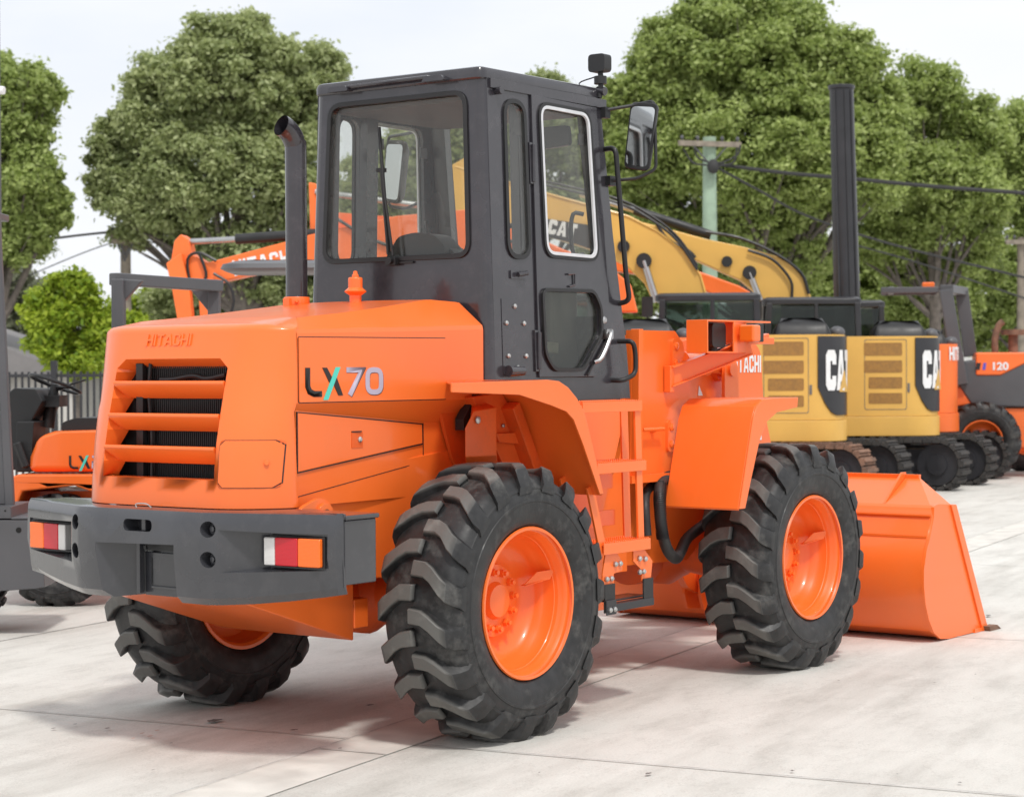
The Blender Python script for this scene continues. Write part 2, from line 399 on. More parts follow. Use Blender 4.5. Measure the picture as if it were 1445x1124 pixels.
# ---------------- wheels
def lerp_tab(tab, x):
    for (a, b), (c, d) in zip(tab, tab[1:]):
        if a <= x <= c: return b+(d-b)*(x-a)/(c-a)
    return tab[-1][1] if x > tab[-1][0] else tab[0][1]
TREAD = [(0, .580), (.10, .576), (.15, .566), (.18, .547), (.198, .512)]
def tyre_mb(nl=19, seed=1, k=1., W=1.):
    r_ = random.Random(seed); mb = MB()
    half = [(.160, .318), (.166, .334), (.180, .342), (.193, .360), (.204, .385), (.211, .42), (.213, .447), (.216, .4495), (.216, .459), (.212, .462), (.208, .49), (.204, .503), (.206, .506), (.204, .514), (.198, .520), (.188, .540), (.175, .554), (.15, .566), (.10, .576), (.05, .579), (0, .580)]
    prof = [(r, -s*W) for s, r in half]+[(r, s*W) for s, r in half[::-1][1:]]
    mb.lathe(prof, 96)
    inn = [(.318, -.160*W), (.316, -.12*W), (.316, .12*W), (.318, .160*W)]; mb.lathe(inn[::-1], 96)
    for sgn in (-1, 1):
        for i in range(nl):
            a0 = 2*PI*(i+(.5 if sgn > 0 else 0))/nl
            st = [(-.014, 0., .596, .050), (-.004, 0., .6135, .050), (.060, .015, .6155, .050), (.100, .075, .615, .050), (.150, .185, .6115, .056), (.178, .245, .600, .062), (.196, .275, .572, .068), (.2125, .30, .530, .070), (.2135, .31, .512, .064)]
            rows = []
            for (s, da, rt, wd) in st:
                wd *= 1.30*(1+r_.uniform(-.05, .05)); rt += r_.uniform(-.0015, .0015)
                base = lerp_tab(TREAD, s)-.012 if s < .2 else .50
                base = min(base, rt-.02)
                wa = wd/.6; wb = wa*1.35; ac = a0+da*.62+r_.uniform(-.006, .006)
                q = []
                for (rr, aa) in ((base, ac-wb/2), (rt-.004, ac-wa/2), (rt, ac-wa*.43), (rt, ac+wa*.43), (rt-.004, ac+wa/2), (base, ac+wb/2)):
                    sy = s if rr > base else max(0, s-.0)
                    q.append((math.sin(aa)*rr, sgn*sy*W, math.cos(aa)*rr))
                rows.append(q)
            # angle a measured from +z towards +x ; V shape trails toward the ground at the rear
            rows = [[(-x, y, z) for x, y, z in q] for q in rows]
            mb2 = MB(); mb2.loft(rows, closed=True, cap=True); nv = len(mb.v); mb.v += mb2.v; mb.f += [tuple(j+nv for j in f) for f in mb2.f]
    return mb
def fix_axis(mb, nlathe):   # lathe axis z -> y
    mb.v[:nlathe] = [(v[0], v[2], v[1]) for v in mb.v[:nlathe]]
    return mb
def make_tyre(seed, hub=.60, nl=19):
    mb = tyre_mb(nl, seed); n = 41*96+4*96
    fix_axis(mb, n)
    rot = random.Random(seed).uniform(0, .3); c, s = math.cos(rot), math.sin(rot); vs = []
    for x, y, z in mb.v:
        x, z = x*c+z*s, -x*s+z*c
        if z < -hub+.03:          # the flat where the tyre carries the weight, rubber bulging a little
            z = max(z, -hub+.001)
        vs.append((x, y, z))
    mb.v = vs; return mb
def rim_mb(sg):
    """rim with its deep dished side toward y = sg"""
    mb = MB()
    prof = [(.322, .200), (.334, .202), (.338, .194), (.332, .182), (.318, .176), (.309, .160), (.303, .125), (.297, .118), (.292, .07), (.286, .062), (.278, .03), (.262, .004), (.235, -.012), (.20, -.020), (.172, -.020), (.165, -.016), (.160, .004), (.085, .006), (.080, .016), (.072, .034), (.02, .040), (0.0005, .040)]
    prof = [(r, h-.012) for r, h in prof]
    back = [(0.0005, -.05), (.10, -.05), (.16, -.05), (.24, -.045), (.28, -.06), (.30, -.12), (.318, -.165), (.334, -.172), (.334, -.182), (.318, -.182), (.305, -.17), (.295, -.10), (.295, .0), (.300, .11), (.318, .160)]
    mb.lathe(prof+back[:0], 64); m2 = MB(); m2.lathe(back, 64); mb.add(m2.v, m2.f)
    mb.v = [(x, z*sg, y) for x, y, z in mb.v]; return mb
def hub_mb(sg, nb=12):
    mb = MB()
    for i in range(nb):
        a = 2*PI*i/nb+.1; c = Vector((math.cos(a)*.128, sg*-.008, math.sin(a)*.128))
        mb.cyl(c, c+Vector((0, sg*.020, 0)), .0185, n=6); mb.cyl(c+Vector((0, sg*.020, 0)), c+Vector((0, sg*.034, 0)), .011, n=8)
    return mb
def ear_mb(sg):
    """bent guard plate over the valve, welded in the dish"""
    mb = MB(); f = lambda r, a, y: (math.cos(a)*r, y*sg, math.sin(a)*r)
    a = .30
    mb.prism([(0, 0), (.10, -.01), (.125, .045), (.06, .075)], .006, lambda u, v, w: f(.185+u, a+v*2.4, .020+u*.75+w))
    mb.prism([(0, 0), (.105, 0), (.07, .055), (.0, .03)], .006, lambda u, v, w: f(.185+u, a+w*2-.02, .005+v+u*.35))
    mb.cyl(f(.25, a+.05, .03), f(.25, a+.05, .06), .008)
    return mb
TY = [make_tyre(s).build('tyre', 'tyre', None, smooth=True, ang=28) for s in (3, 5)]
def wheel(x, s, ty):
    w = rim_mb(-1 if s < 0 else 1).build('wheel', 'orange', L0, loc=(x, s*.856, .60))
    build_pieces(hub_mb(s), 'wheel_bolt', 'orange', w, gap=.0005); ear_mb(s).build('valve_guard', 'orange', w)
    t = ty; t.parent = w
    return w
t2 = [TY[0].copy(), TY[1].copy()]
for t in t2: COL.objects.link(t)
wheel(0, -1, TY[0]); wheel(2.611, -1, TY[1]); wheel(0, 1, t2[1]); wheel(2.611, 1, t2[0])

# ---------------- rear cover with the louvred opening
XRT = [(1.0, -1.236), (1.18, -1.228), (1.30, -1.218), (1.44, -1.190), (1.58, -1.157), (1.68, -1.133), (1.80, -1.103)]
def xr(z):
    for (a, b), (c, d) in zip(XRT, XRT[1:]):
        if z <= c: return b+(d-b)*(z-a)/(c-a)
    return XRT[-1][1]
SECZ = [1.062, 1.12, 1.178, 1.33, 1.455, 1.50, 1.64, 1.68, 1.74, 1.788]
def sect(z):
    hw = .580-(z-1.06)*.05 if z <= 1.46 else .562-(z-1.46)*.012
    x0 = xr(z); wo = .333
    pts = [(0, -.012), (wo*.5, -.009), (wo-.05, -.003), (wo, 0)]
    xs = -1.00 if z <= 1.455 else -.975
    dx = (xs-x0); hy = hw-wo
    for t in (14, 28, 42, 56, 70, 82, 90): pts.append((wo+hy*math.sin(R(t))**1.25, dx*(1-max(0, math.cos(R(t)))**1.25)))
    return [(x0+d, y) for y, d in pts]
rows = []
for z in SECZ:
    p = sect(z)
    half = [(x, y, z) for x, y in p]+[(-.968 if z > 1.455 else -.982, p[-1][1]-(.0 if z > 1.455 else .004), z)]
    rows.append([(x, y, zz) for x, y, zz in half[::-1]]+[(x, -y, zz) for x, y, zz in half[1:]])
mb = MB(); n = len(rows[0]); c0 = n//2
for i in range(len(rows)-1):
    for k in range(n-1):
        op = c0-3 <= k < c0+3
        if op and 2 <= i < 7:
            if i == 6 and k == c0-3: mb.add([rows[i][k], rows[i+1][k+1], rows[i+1][k]], [(0, 1, 2)])
            if i == 6 and k == c0+2: mb.add([rows[i][k+1], rows[i+1][k+1], rows[i+1][k]], [(0, 1, 2)])
            continue
        mb.add([rows[i][k], rows[i][k+1], rows[i+1][k+1], rows[i+1][k]], [(0, 1, 2, 3)])
# domed top of the cover runs up and forward to the bonnet edge
BT = [(0, -.82, 1.858), (.19, -.825, 1.857), (.37, -.84, 1.855), (.47, -.87, 1.850), (.553, -.955, 1.812), (.56, -.968, 1.792)]
def btgt(y):
    a = abs(y)
    for p, q in zip(BT, BT[1:]):
        if a <= q[0]: t = (a-p[0])/(q[0]-p[0]); return Vector((p[1]+(q[1]-p[1])*t, y, p[2]+(q[2]-p[2])*t))
    return Vector((BT[-1][1], y, BT[-1][2]))
dome = []
P0 = [Vector(p) for p in rows[-1]]; Tg = [btgt(p.y*.995) for p in P0]
for f in (0, .008, .025, .05, .085, .125, .16, .20, .40, .6, .8, 1):
    g = .55*math.sqrt(max(0, 1-(1-f/.2)**2)) if f < .2 else .55+.45*(f-.2)/.8; dome.append([(a.x+(b.x-a.x)*f, a.y+(b.y-a.y)*f, a.z+(b.z-a.z)*g) for a, b in zip(P0, Tg)])
mb.loft(dome)
# side walls, sill and visor of the opening
def ofs(z, y, d): return (xr(z)+d, y, z)
for s in (-1, 1):
    a = [ofs(1.178, s*.333, 0), ofs(1.64, s*.333, 0), ofs(1.68, s*.283, -.003)]
    aa, bb = [], []
    for zl, zt in ((1.178, 1.245), (1.305, 1.378), (1.441, 1.512), (1.578, 1.625)):
        aa += [ofs(zl, s*.333, 0), ofs(zt, s*.333, 0)]; bb += [ofs(zl, s*.331, .085), ofs(zt, s*.285, .085)]
    aa += [ofs(1.64, s*.333, 0), ofs(1.68, s*.283, -.003)]; bb += [ofs(1.628, s*.284, .087), ofs(1.63, s*.265, .09)]; mb.loft([aa, bb])
mb.add([ofs(1.68, -.283, -.003), ofs(1.68, -.1665, -.009), ofs(1.68, .1665, -.009), ofs(1.68, .283, -.003), ofs(1.63, .265, .09), ofs(1.63, -.265, .09)], [(0, 1, 2, 3, 4, 5)])
mb.add([ofs(1.178, -.333, 0), ofs(1.178, -.1665, -.009), ofs(1.178, .1665, -.009), ofs(1.178, .333, 0), ofs(1.178, .300, .09), ofs(1.178, -.300, .09)], [(0, 1, 2, 3, 4, 5)])
cover = mb.build('rear_cover', 'orange', L0, ang=24)
sl = MB()
for z in (1.575, 1.438, 1.302):
    wo = .331; w1 = .285
    A = [(-.012, -.0), (-.012, .010), (-.003, .013), (.078, -.050), (.084, -.064), (.072, -.064), (.0, -.012)]
    rows2 = []
    for y, wq in ((-1, 1), (-.5, 1.), (0, 1.), (.5, 1.), (1, 1)):
        q = []
        for j, (dx, dz) in enumerate(A):
            ww = wo if dx < .03 else w1+.02; q.append((xr(z+dz)+dx-.009*(1-abs(y)), y*ww, z+dz))
        rows2.append(q)
    sl.loft(rows2, closed=True, cap=True)
sl.build('louvre', 'orange', cover, bevel=.003)
rb = MB(); rb.box(-1.07, -1.05, -.40, .40, 1.08, 1.74); rb.build('radiator_core', 'void', cover)
rb = MB()
for k in range(-22, 23): rb.box(-1.085, -1.081, k*.012-.002, k*.012+.002, 1.09, 1.70)
rb.tube([(-1.10, .17, 1.10), (-1.10, .165, 1.35), (-1.10, .18, 1.52), (-1.10, .17, 1.66)], .008, 8, smooth=4)
rb.tube([(-1.09, .12, 1.590), (-1.09, .04, 1.592), (-1.09, -.08, 1.606), (-1.09, -.16, 1.594), (-1.09, -.27, 1.61)], .011, 8, smooth=6)
rb.box(-1.11, -1.085, .21, .25, 1.09, 1.66)
rb.build('radiator_fins', 'black', cover)
block_text('HITACHI', .048, .006, lambda u, v, w: (xr(1.737+v)-.0105-w, .165-u, 1.737+v), w=.15, sx=1.22).build('embossed_lettering', 'orange', cover, smooth=False)
# fuel filler door
def rcp(y, z):    # point on the curved right corner of the cover, pushed out slightly
    p = sect(z); ys = [q[1] for q in p]
    for a, b in zip(p, p[1:]):
        if a[1] <= -y <= b[1]: t = (-y-a[1])/(b[1]-a[1]); return a[0]+(b[0]-a[0])*t
    return p[-1][0]
def corner_patch(poly, off, th, nm, mat, ny=10, nz=6, r=.02):
    y0, y1, z0, z1 = poly; mb = MB(); rows = []
    for layer in (off+th, off):
        rr = []
        pts = rrect(y0, z0, y1, z1, r, 4)
        rr = pts
        rows.append([(rcp(y, z)-layer, y-layer*.5, z) for y, z in rr])
    mb.loft([rows[1], rows[0]], closed=True)
    # cap: grid fan from columns
    ys = np.linspace(y0, y1, ny+1); g = []
    for y in ys:
        t = 0
        for yy, dz in ((y0, 1), (y1, -1)):
            d = abs(y-yy)
            if d < r: t = r-math.sqrt(max(0, r*r-(r-d)**2))
        g.append([(rcp(y, z)-off-th, y-(off+th)*.5, z) for z in np.linspace(z0+t, z1-t, nz+1)])
    mb.loft(g); return mb.build(nm, mat, cover)
corner_patch((-.5585, -.3515, 1.1465, 1.3435), .001, .0012, 'panel_gap', 'black')
fd = corner_patch((-.556, -.354, 1.149, 1.341), .001, .004, 'fuel_door', 'orange')
MB().cyl((rcp(-.52, 1.25)-.002, -.52, 1.25), (rcp(-.52, 1.25)-.014, -.53, 1.25), .011).build('door_lock', 'orange', cover, bevel=.002)

# ---------------- bonnet
mb = MB()
# cross sections (x, shoulder z, shoulder y, crown y, crown z)
secs = [(-.60, 1.810, .465, 1.874, .34, 1.875), (-.30, 1.816, .45, 1.905, .34, 1.906), (.06, 1.826, .415, 1.948, .34, 1.949), (.10, 1.827, .415, 1.949, .34, 1.950), (.26, 1.832, .43, 1.942, .34, 1.950), (.305, 1.832, .42, 1.940, .34, 1.948)]
hb = [(BT[5][1], .56, 1.49), (BT[5][1], .56, 1.782), (BT[5][1], .5555, 1.795), (BT[3][1], BT[3][0], BT[3][2]), (BT[2][1], BT[2][0], BT[2][2]), (BT[1][1], BT[1][0], BT[1][2])]
rows = [[(a, -b, c) for a, b, c in hb]+[(BT[0][1], 0, BT[0][2])]+hb[::-1]]
for x, z1, y2, z2, y3, z3 in secs:
    h = [(x, .56, 1.49), (x, .56, z1-.02), (x, .555, z1), (x, y2, z2), (x, y3, z3), (x, y3*.5, z3+.002)]
    rows.append([(a, -b, c) for a, b, c in h]+[(x, 0, z3+.003)]+h[::-1])
mb.loft(rows); n = len(rows[0])
mb.add(rows[-1], [tuple(range(n))])
# lower chamfer and lower side panel
for s in (-1, 1):
    rr = []
    for x, zc, yl in ((-.968, 1.462, .548), (-.06, 1.388, .492), (.27, 1.385, .491)):
        rr.append([(x, s*.56, 1.492), (x, s*.556, 1.483), (x, s*yl, zc), (x, s*yl, 1.06)])
    mb.loft(rr)
hood = mb.build('bonnet', 'orange', L0, ang=14)
def side_panel(s):
    y = s*.56
    def outline(pts, r, yy, nm, th=.006, gap=.0055, mat='orange', par=L0):
        g = MB(); g.prism(rpoly(inset(pts, -gap), r+gap), .0015, side(yy, s)); g.build('panel_gap', 'black', hood)
        m = MB(); m.prism(rpoly(pts, r), th, side(yy, s)); return m.build(nm, mat, par, bevel=.003)
    outline([(-.960, 1.495), (-.960, 1.765), (.022, 1.768), (.022, 1.495)], .006, y, 'upper_side_door')
    return y
side_panel(-1); side_panel(1)
# lower service door, near side : follows the tapering lower panel
def lowpt(x): return .548-(x+.968)/.908*.056
for s in (-1, 1):
    o1 = [(-.958, 1.205), (-.958, 1.452), (-.070, 1.380), (-.068, 1.295)]
    f = lambda u, v, w, s=s: (u, s*(lowpt(u)+w), v)
    g = MB(); g.plate([(-.963, 1.2000), (-.963, 1.4565), (-.0655, 1.3845), (-.0635, 1.2905)], [o1], .0066, f); g.build('panel_gap', 'black', hood)
    g = MB(); g.prism([(-.965, 1.100), (-.965, 1.103), (-.063, 1.213), (-.063, 1.210)], .0015, f); g.build('panel_gap', 'black', hood)
    g = MB(); g.prism([(-.0605, 1.10), (-.0605, 1.386), (-.056, 1.386), (-.056, 1.10)], .0015, lambda u, v, w, s=s: (u, s*(.4925+w), v)); g.build('panel_gap', 'black', hood)
    m = MB(); m.prism(o1, .006, f); ld = m.build('lower_side_door', 'orange', L0, bevel=.003)
    MB().prism(rrect(-.595, 1.292, -.515, 1.362, .004), .002, lambda u, v, w, s=s: (u, s*(lowpt(u)+.0065+w), v)).build('latch_recess', 'orange_in', ld)
    b = MB(); b.bolt((-.54, s*(lowpt(-.54)+.007), 1.328), (0, s, 0), .013, .012); b.build('latch_bolt', 'bolt', ld)
    b = MB(); b.box(-.595, -.53, s*(lowpt(-.56)+.007), s*(lowpt(-.56)+.012), 1.360, 1.365); b.build('latch_slot', 'black', ld)
# model lettering on the near door
ld = MB(); F = lambda u, v, w: (-.925+u*1.205, -.5665-w, 1.521+v)
stroke(ld, [(.012, .118), (.012, .040), (.022, .018), (.045, .008), (.085, .008)], .0245, .002, F)
ld.prism([(.088, .118), (.112, .118), (.137, .078), (.124, .055)], .002, F); ld.prism([(.150, .056), (.162, .078), (.196, .0), (.172, .0), (.150, .040)], .002, F)
ld.build('black_lettering', 'decalblack', L0)
ld = MB(); ld.prism([(.158, .120), (.182, .120), (.116, -.018), (.092, -.018)], .003, F); ld.build('teal_slash', 'teal', L0)
ld = MB(); F2 = F
stroke(ld, [(.215, .108), (.300, .108), (.232, .0)], .0225, .002, F2)
oo = rpoly([(.318, 0), (.318, .119), (.415, .119), (.415, 0)], .045, 6); ld.ring(oo, .0225, .002, F2)
ld.build('silver_numerals', 'silver', L0)
ld = MB(); F3 = lambda u, v, w: (-.921+u*1.205, -.5662-w, 1.518+v)
stroke(ld, [(.215, .109), (.300, .109), (.232, .0)], .022, .001, F3); ld.ring(oo, .022, .001, F3); ld.build('lettering_shadow', 'decalblack', L0)

# frame under the bonnet
mb = MB()
for s in (-1, 1):
    mb.prism([(-1.06, .76), (-1.06, 1.10), (-.3, 1.22), (.6, 1.30), (.62, .78), (-.2, .70)], .05, side(s*.45, s))

mb.box(-1.04, .6, -.45, .45, .82, 1.2)
mb.build('rear_frame', 'orange', L0, bevel=.006)
mb = MB(); mb.prism(rpoly([(-1.02, .84), (-.83, .84), (-.86, .98), (-.80, 1.02), (-.84, 1.08), (-.90, 1.10), (-1.02, 1.06)], .03), .02, side(-.60)); mb.prism(arc(-.875, 1.03, .045, 0, 360, 16)[:-1], .03, side(-.605)); 
mb.build('tow_eye', 'orange', L0, bevel=.004)
MB().cyl((-.875, -.637, 1.03), (-.875, -.64, 1.03), .02).build('tow_eye_hole', 'black', L0)
# sloping belly
mb = MB()
A = [(-1.18, .62, .80), (-1.22, .45, .665), (-1.22, -.48, .665), (-1.16, -.66, .74)]
B = [(-.46, .44, .60), (-.46, .40, .44), (-.46, -.40, .44), (-.46, -.44, .78)]
mb.v = [(-1.15, .50, .80), (-1.2, .50, .70), (-1.2, -.45, .68), (-1.05, -.60, .80), (-.46, .42, .80), (-.46, .38, .44), (-.46, -.42, .44), (-.46, -.42, .80)]
mb.f = [(1, 2, 6, 5), (0, 1, 5, 4), (2, 3, 7, 6), (4, 5, 6, 7), (0, 3, 2, 1), (0, 4, 7, 3)]
mb.box(-.455, -.36, -.42, -.30, .49, .62); mb.box(-.455, -.36, .30, .42, .49, .62)
mb.build('belly_guard', 'orange', L0, bevel=.006)

# ---------------- bumper / counterweight
def bump_x(y):
    a = abs(y)
    return -1.342 if a < .36 else -1.342+(a-.36)/.565*.196 if a < .925 else -1.14
def bump_zb(y):
    a = abs(y)
    return .672 if a < .35 else .672+(a-.35)**1.7/.59**1.7*.062
rows = []
ys = [-.938, -.932, -.920, -.85, -.7, -.55, -.42, -.36, -.2, 0, .2, .36, .42, .55, .7, .85, .920, .932, .938]
for y in ys:
    a = abs(y); x = bump_x(y); zb = bump_zb(y); e = {.938: .025, .932: .010}.get(a, 0); x += e; zt = 1.058-(.005 if a > .935 else 0)
    xf = -.98 if a < .80 else -1.112; rows.append([(xf, y, zt), (x+.018 if a > .915 else x+.04, y, zt), (x+.014, y, zt-.006), (x+.004, y, zt-.022), (x, y, zt-.05), (x-.004, y, .88), (x+.008, y, zb+.10), (x+.016, y, zb+.03), (x+.05 if a < .9 else x+.024, y, zb), (xf, y, zb+.03)])
mb = MB(); mb.loft(rows, closed=True, cap=True)
bumper = mb.build('bumper', 'grey', L0, ang=30)
cut = []
def cutbox(x0, x1, y0, y1, z0, z1): m = MB(); m.box(x0, x1, y0, y1, z0, z1); return m
for s in (-1, 1):
    m = MB()      # lamp pocket: deep at the inner side, shallow at the outer
    q = [(.885, .838), (.885, .998), (.42, .998), (.42, .838)]
    fr = [(-1.5, s*.895, .820), (-1.5, s*.895, .980), (-1.5, s*.36, .990), (-1.5, s*.36, .79)]
    bk = [(-1.150, s*.893, .830), (-1.150, s*.893, .974), (-1.150, s*.575, .974), (-1.150, s*.575, .830)]
    m.loft([fr, [(-1.345, s*.890, .824), (-1.345, s*.890, .978), (-1.345, s*.415, .985), (-1.345, s*.415, .805)], bk], closed=True, cap=True); cut.append(m)
    for z in (.985, .862):
        m = MB(); m.cyl((-1.45, s*.397, z), (-1.285, s*.397, z), .033, n=20); cut.append(m)
m = MB(); m.prism(rrect(-.085, .962, .085, 1.012, .024, 5), .14, lambda u, v, w: (-1.40+w, u, v)); cut.append(m)
m = MB(); F = [(-1.5, .275, .60), (-1.5, .275, .905), (-1.5, -.225, .915), (-1.5, -.225, .60)]; F1 = [(-1.345, .255, .60), (-1.345, .255, .905), (-1.345, -.215, .915), (-1.345, -.215, .60)]
Bk = [(-1.19, .10, .60), (-1.19, .10, .905), (-1.19, -.200, .912), (-1.19, -.200, .60)]
m.loft([F, F1, Bk], closed=True, cap=True); cut.append(m)
boolean(bumper, cut)
b = bumper.modifiers.new('Bevel', 'BEVEL'); b.width = .005; b.segments = 2; b.limit_method = 'ANGLE'; b.angle_limit = R(38); b.harden_normals = True
mb = MB()
for s in (-1, 1):
    for z in (.985, .862): mb.tube([(-1.288, s*.397, z), (-1.300, s*.397, z)], .024, 6); mb.cyl((-1.300, s*.397, z), (-1.308, s*.397, z), .013)
mb.box(-1.31, -1.262, -.012, .012, .962, 1.012)
mb.box(-1.212, -1.15, -.195, .095, .680, .862); mb.box(-1.252, -1.224, .085, .108, .69, .905)
mb.box(-1.222, -1.212, -.18, .05, .712, .722)
build_pieces(mb, 'bumper_fitting', 'grey', bumper, bevel=.003)
mb = MB(); mb.box(-1.225, -1.19, -.185, .075, .872, .902); mb.box(-1.2135, -1.210, .048, .054, .73, .84); mb.box(-1.2135, -1.210, -.180, -.174, .73, .84); mb.box(-1.258, -1.25, .04, .055, .88, .893); mb.build('recess_dark_strips', 'black', bumper)  # black top slot and gap strips added to darken the recess plate's edges
mb = MB(); mb.tube([(-1.318, .03, 1.058), (-1.32, .03, 1.074), (-1.32, -.03, 1.076), (-1.318, -.06, 1.06)], .003, 6, smooth=4); mb.build('lock_pin', 'bolt', bumper)
for s in (-1, 1):
    t = MB(); t.box(-1.163, -1.149, s*.588, s*.880, .836, .964); tl = t.build('tail_light', 'black', L0, bevel=.003)
    for nm, a, b_, mt in (('clear_lens', .596, .650, 'lens_white'), ('red_lens', .6505, .762, 'lens_red'), ('amber_lens', .7625, .870, 'lens_amber')):
        xf = lambda q: -1.182-.12*(.87-q)
        MB().prism([(-1.160, s*a), (-1.160, s*b_), (xf(b_), s*b_), (xf(a), s*a)], .114, XY(.842)).build(nm, mt, tl, bevel=.006)
    t = MB(); t.box(-1.265, -1.261, s*.62, s*.632, .868, .876); 
    mb = MB(); mb.box(-1.100, -.905, s*.60, s*.932, .768, 1.028); mb.prism([(-1.104, s*.60), (-1.104, s*.944), (-.896, s*.944), (-.896, s*.60)], .020, XY(1.0285)); mb.build('bumper_side_box', 'grey', L0, bevel=.006)

# ---------------- exhaust, pre-cleaner
mb = MB(); ex, ey = .02, .345
mb.tube([(ex, ey, 1.94), (ex, ey, 2.66), (ex-.008, ey, 2.715), (ex-.030, ey+.004, 2.755), (ex-.062, ey+.010, 2.782), (ex-.085, ey+.014, 2.792)], [.052]*6, 24, cap=False, smooth=4)
mb.tube([(ex, ey, 1.95), (ex, ey, 2.66), (ex-.008, ey, 2.715), (ex-.030, ey+.004, 2.755), (ex-.062, ey+.010, 2.782), (ex-.0848, ey+.014, 2.7919)], [.047]*6, 24, cap=False, smooth=4)
exh = mb.build('exhaust_pipe', 'cabgrey', L0)
MB().cyl((ex, ey, 2.30), (ex, ey, 2.301), .046).build('pipe_bore_disc', 'void', exh)  # black disc closing the bore partway down the pipe
mb = MB(); mb.lathe([(.0, 0), (.060, 0), (.062, .006), (.062, .044), (.060, .048), (.052, .048)], 28, Matrix.Translation((ex, ey, 1.930))); mb.bolt((ex-.05, ey-.045, 1.955), (-1, -1, 0), .010, .02); mb.box(ex-.075, ex-.055, ey-.02, ey+.02, 1.93, 1.97); mb.build('exhaust_clamp', 'orange', exh)
mb = MB(); mb.lathe([(.028, 0), (.028, .040), (.050, .055), (.052, .060), (.036, .074), (.034, .076), (.034, .118), (.030, .124), (.016, .126), (.016, .136), (.011, .140), (.010, .152), (.001, .156)], 28, Matrix.Translation((.01, -.035, 1.936))); mb.build('radiator_cap', 'orange', L0)

# ---------------- rear fenders
for s in (-1, 1):
    top = [(-.49, 1.572), (.20, 1.580), (.29, 1.573), (.36, 1.545), (.43, 1.495), (.49, 1.43), (.56, 1.27), (.645, 1.045)]
    inn = [(.615, 1.045), (.48, 1.28), (.405, 1.395), (.345, 1.435), (.24, 1.462), (-.01, 1.515), (-.49, 1.532)]
    mb = MB(); mb.prism(top+inn, .010, side(s*.992, s))
    und = [(x, z-.008) for x, z in top][::-1]
    mb.prism(top+und, .50, side(s*.50, s)) if False else mb.prism([(p[0], p[1]) for p in top]+und, .49, lambda u, v, w, s=s: (max(u, .10) if w < .1 else u, s*(.502+w), v))
    fe = mb.build('rear_fender', 'orange', L0, bevel=.003, ang=20)
    mb = MB()     # inner panels of the wheel well
    yi = s*.50
    mb.prism([(-.02, 1.535), (-.02, 1.49), (.04, 1.42), (.12, 1.22), (.30, 1.0), (.62, 1.0), (.62, 1.1), (.5, 1.38), (.40, 1.49), (.2, 1.565)], .02, side(yi, s))
    rr = []
    for y, p in ((.56, [(.30, 1.52), (.56, 1.02), (.62, 1.02), (.42, 1.50)]),): pass
    mb.prism([(.16, 1.50), (.52, 1.00), (.60, 1.00), (.62, 1.08), (.48, 1.42), (.38, 1.52)], .10, side(s*.51, s))
    mb.prism([(.30, 1.33), (.53, 1.33), (.55, 1.27), (.32, 1.29)], .03, side(s*.61, s))
    mb.bar((.40, s*.61, 1.46), (.655, s*.61, 1.02), .06, .14, (0, s, 0))
    # faceted tank cover
    f0 = [(.24, 1.36), (.26, 1.47), (.31, 1.49), (.38, 1.36), (.48, 1.05), (.24, 1.05)]
    f1 = [(-.03, 1.345), (.04, 1.45), (.15, 1.455), (.15, 1.27), (.12, 1.255), (-.03, 1.25)]
    mb.loft([[(x, s*.52, z) for x, z in f0], [(x, s*.70, z) for x, z in [(-.015, 1.365), (.05, 1.44), (.22, 1.455), (.22, 1.24), (.22, 1.235), (-.015, 1.235)]]], closed=True, cap=True)
    w = mb.build('wheel_well', 'orange_in', L0, bevel=.005)
    mb = MB(); mb.prism([(.13, 1.35), (.13, 1.40), (.22, 1.512), (.40, 1.51), (.40, 1.49), (.25, 1.48)], .05, side(s*.53, s)); mb.build('rubber_seal', 'black', w)
    mb = MB(); mb.bolt((.07, s*.705, 1.40), (0, s, 0), .018, .01)
    for x, z in ((.38, 1.365), (.46, 1.365), (.53, 1.12)): mb.bolt((x, s*.615, z), (0, s, 0), .010, .01)
    build_pieces(mb, 'well_bolt', 'bolt', w)

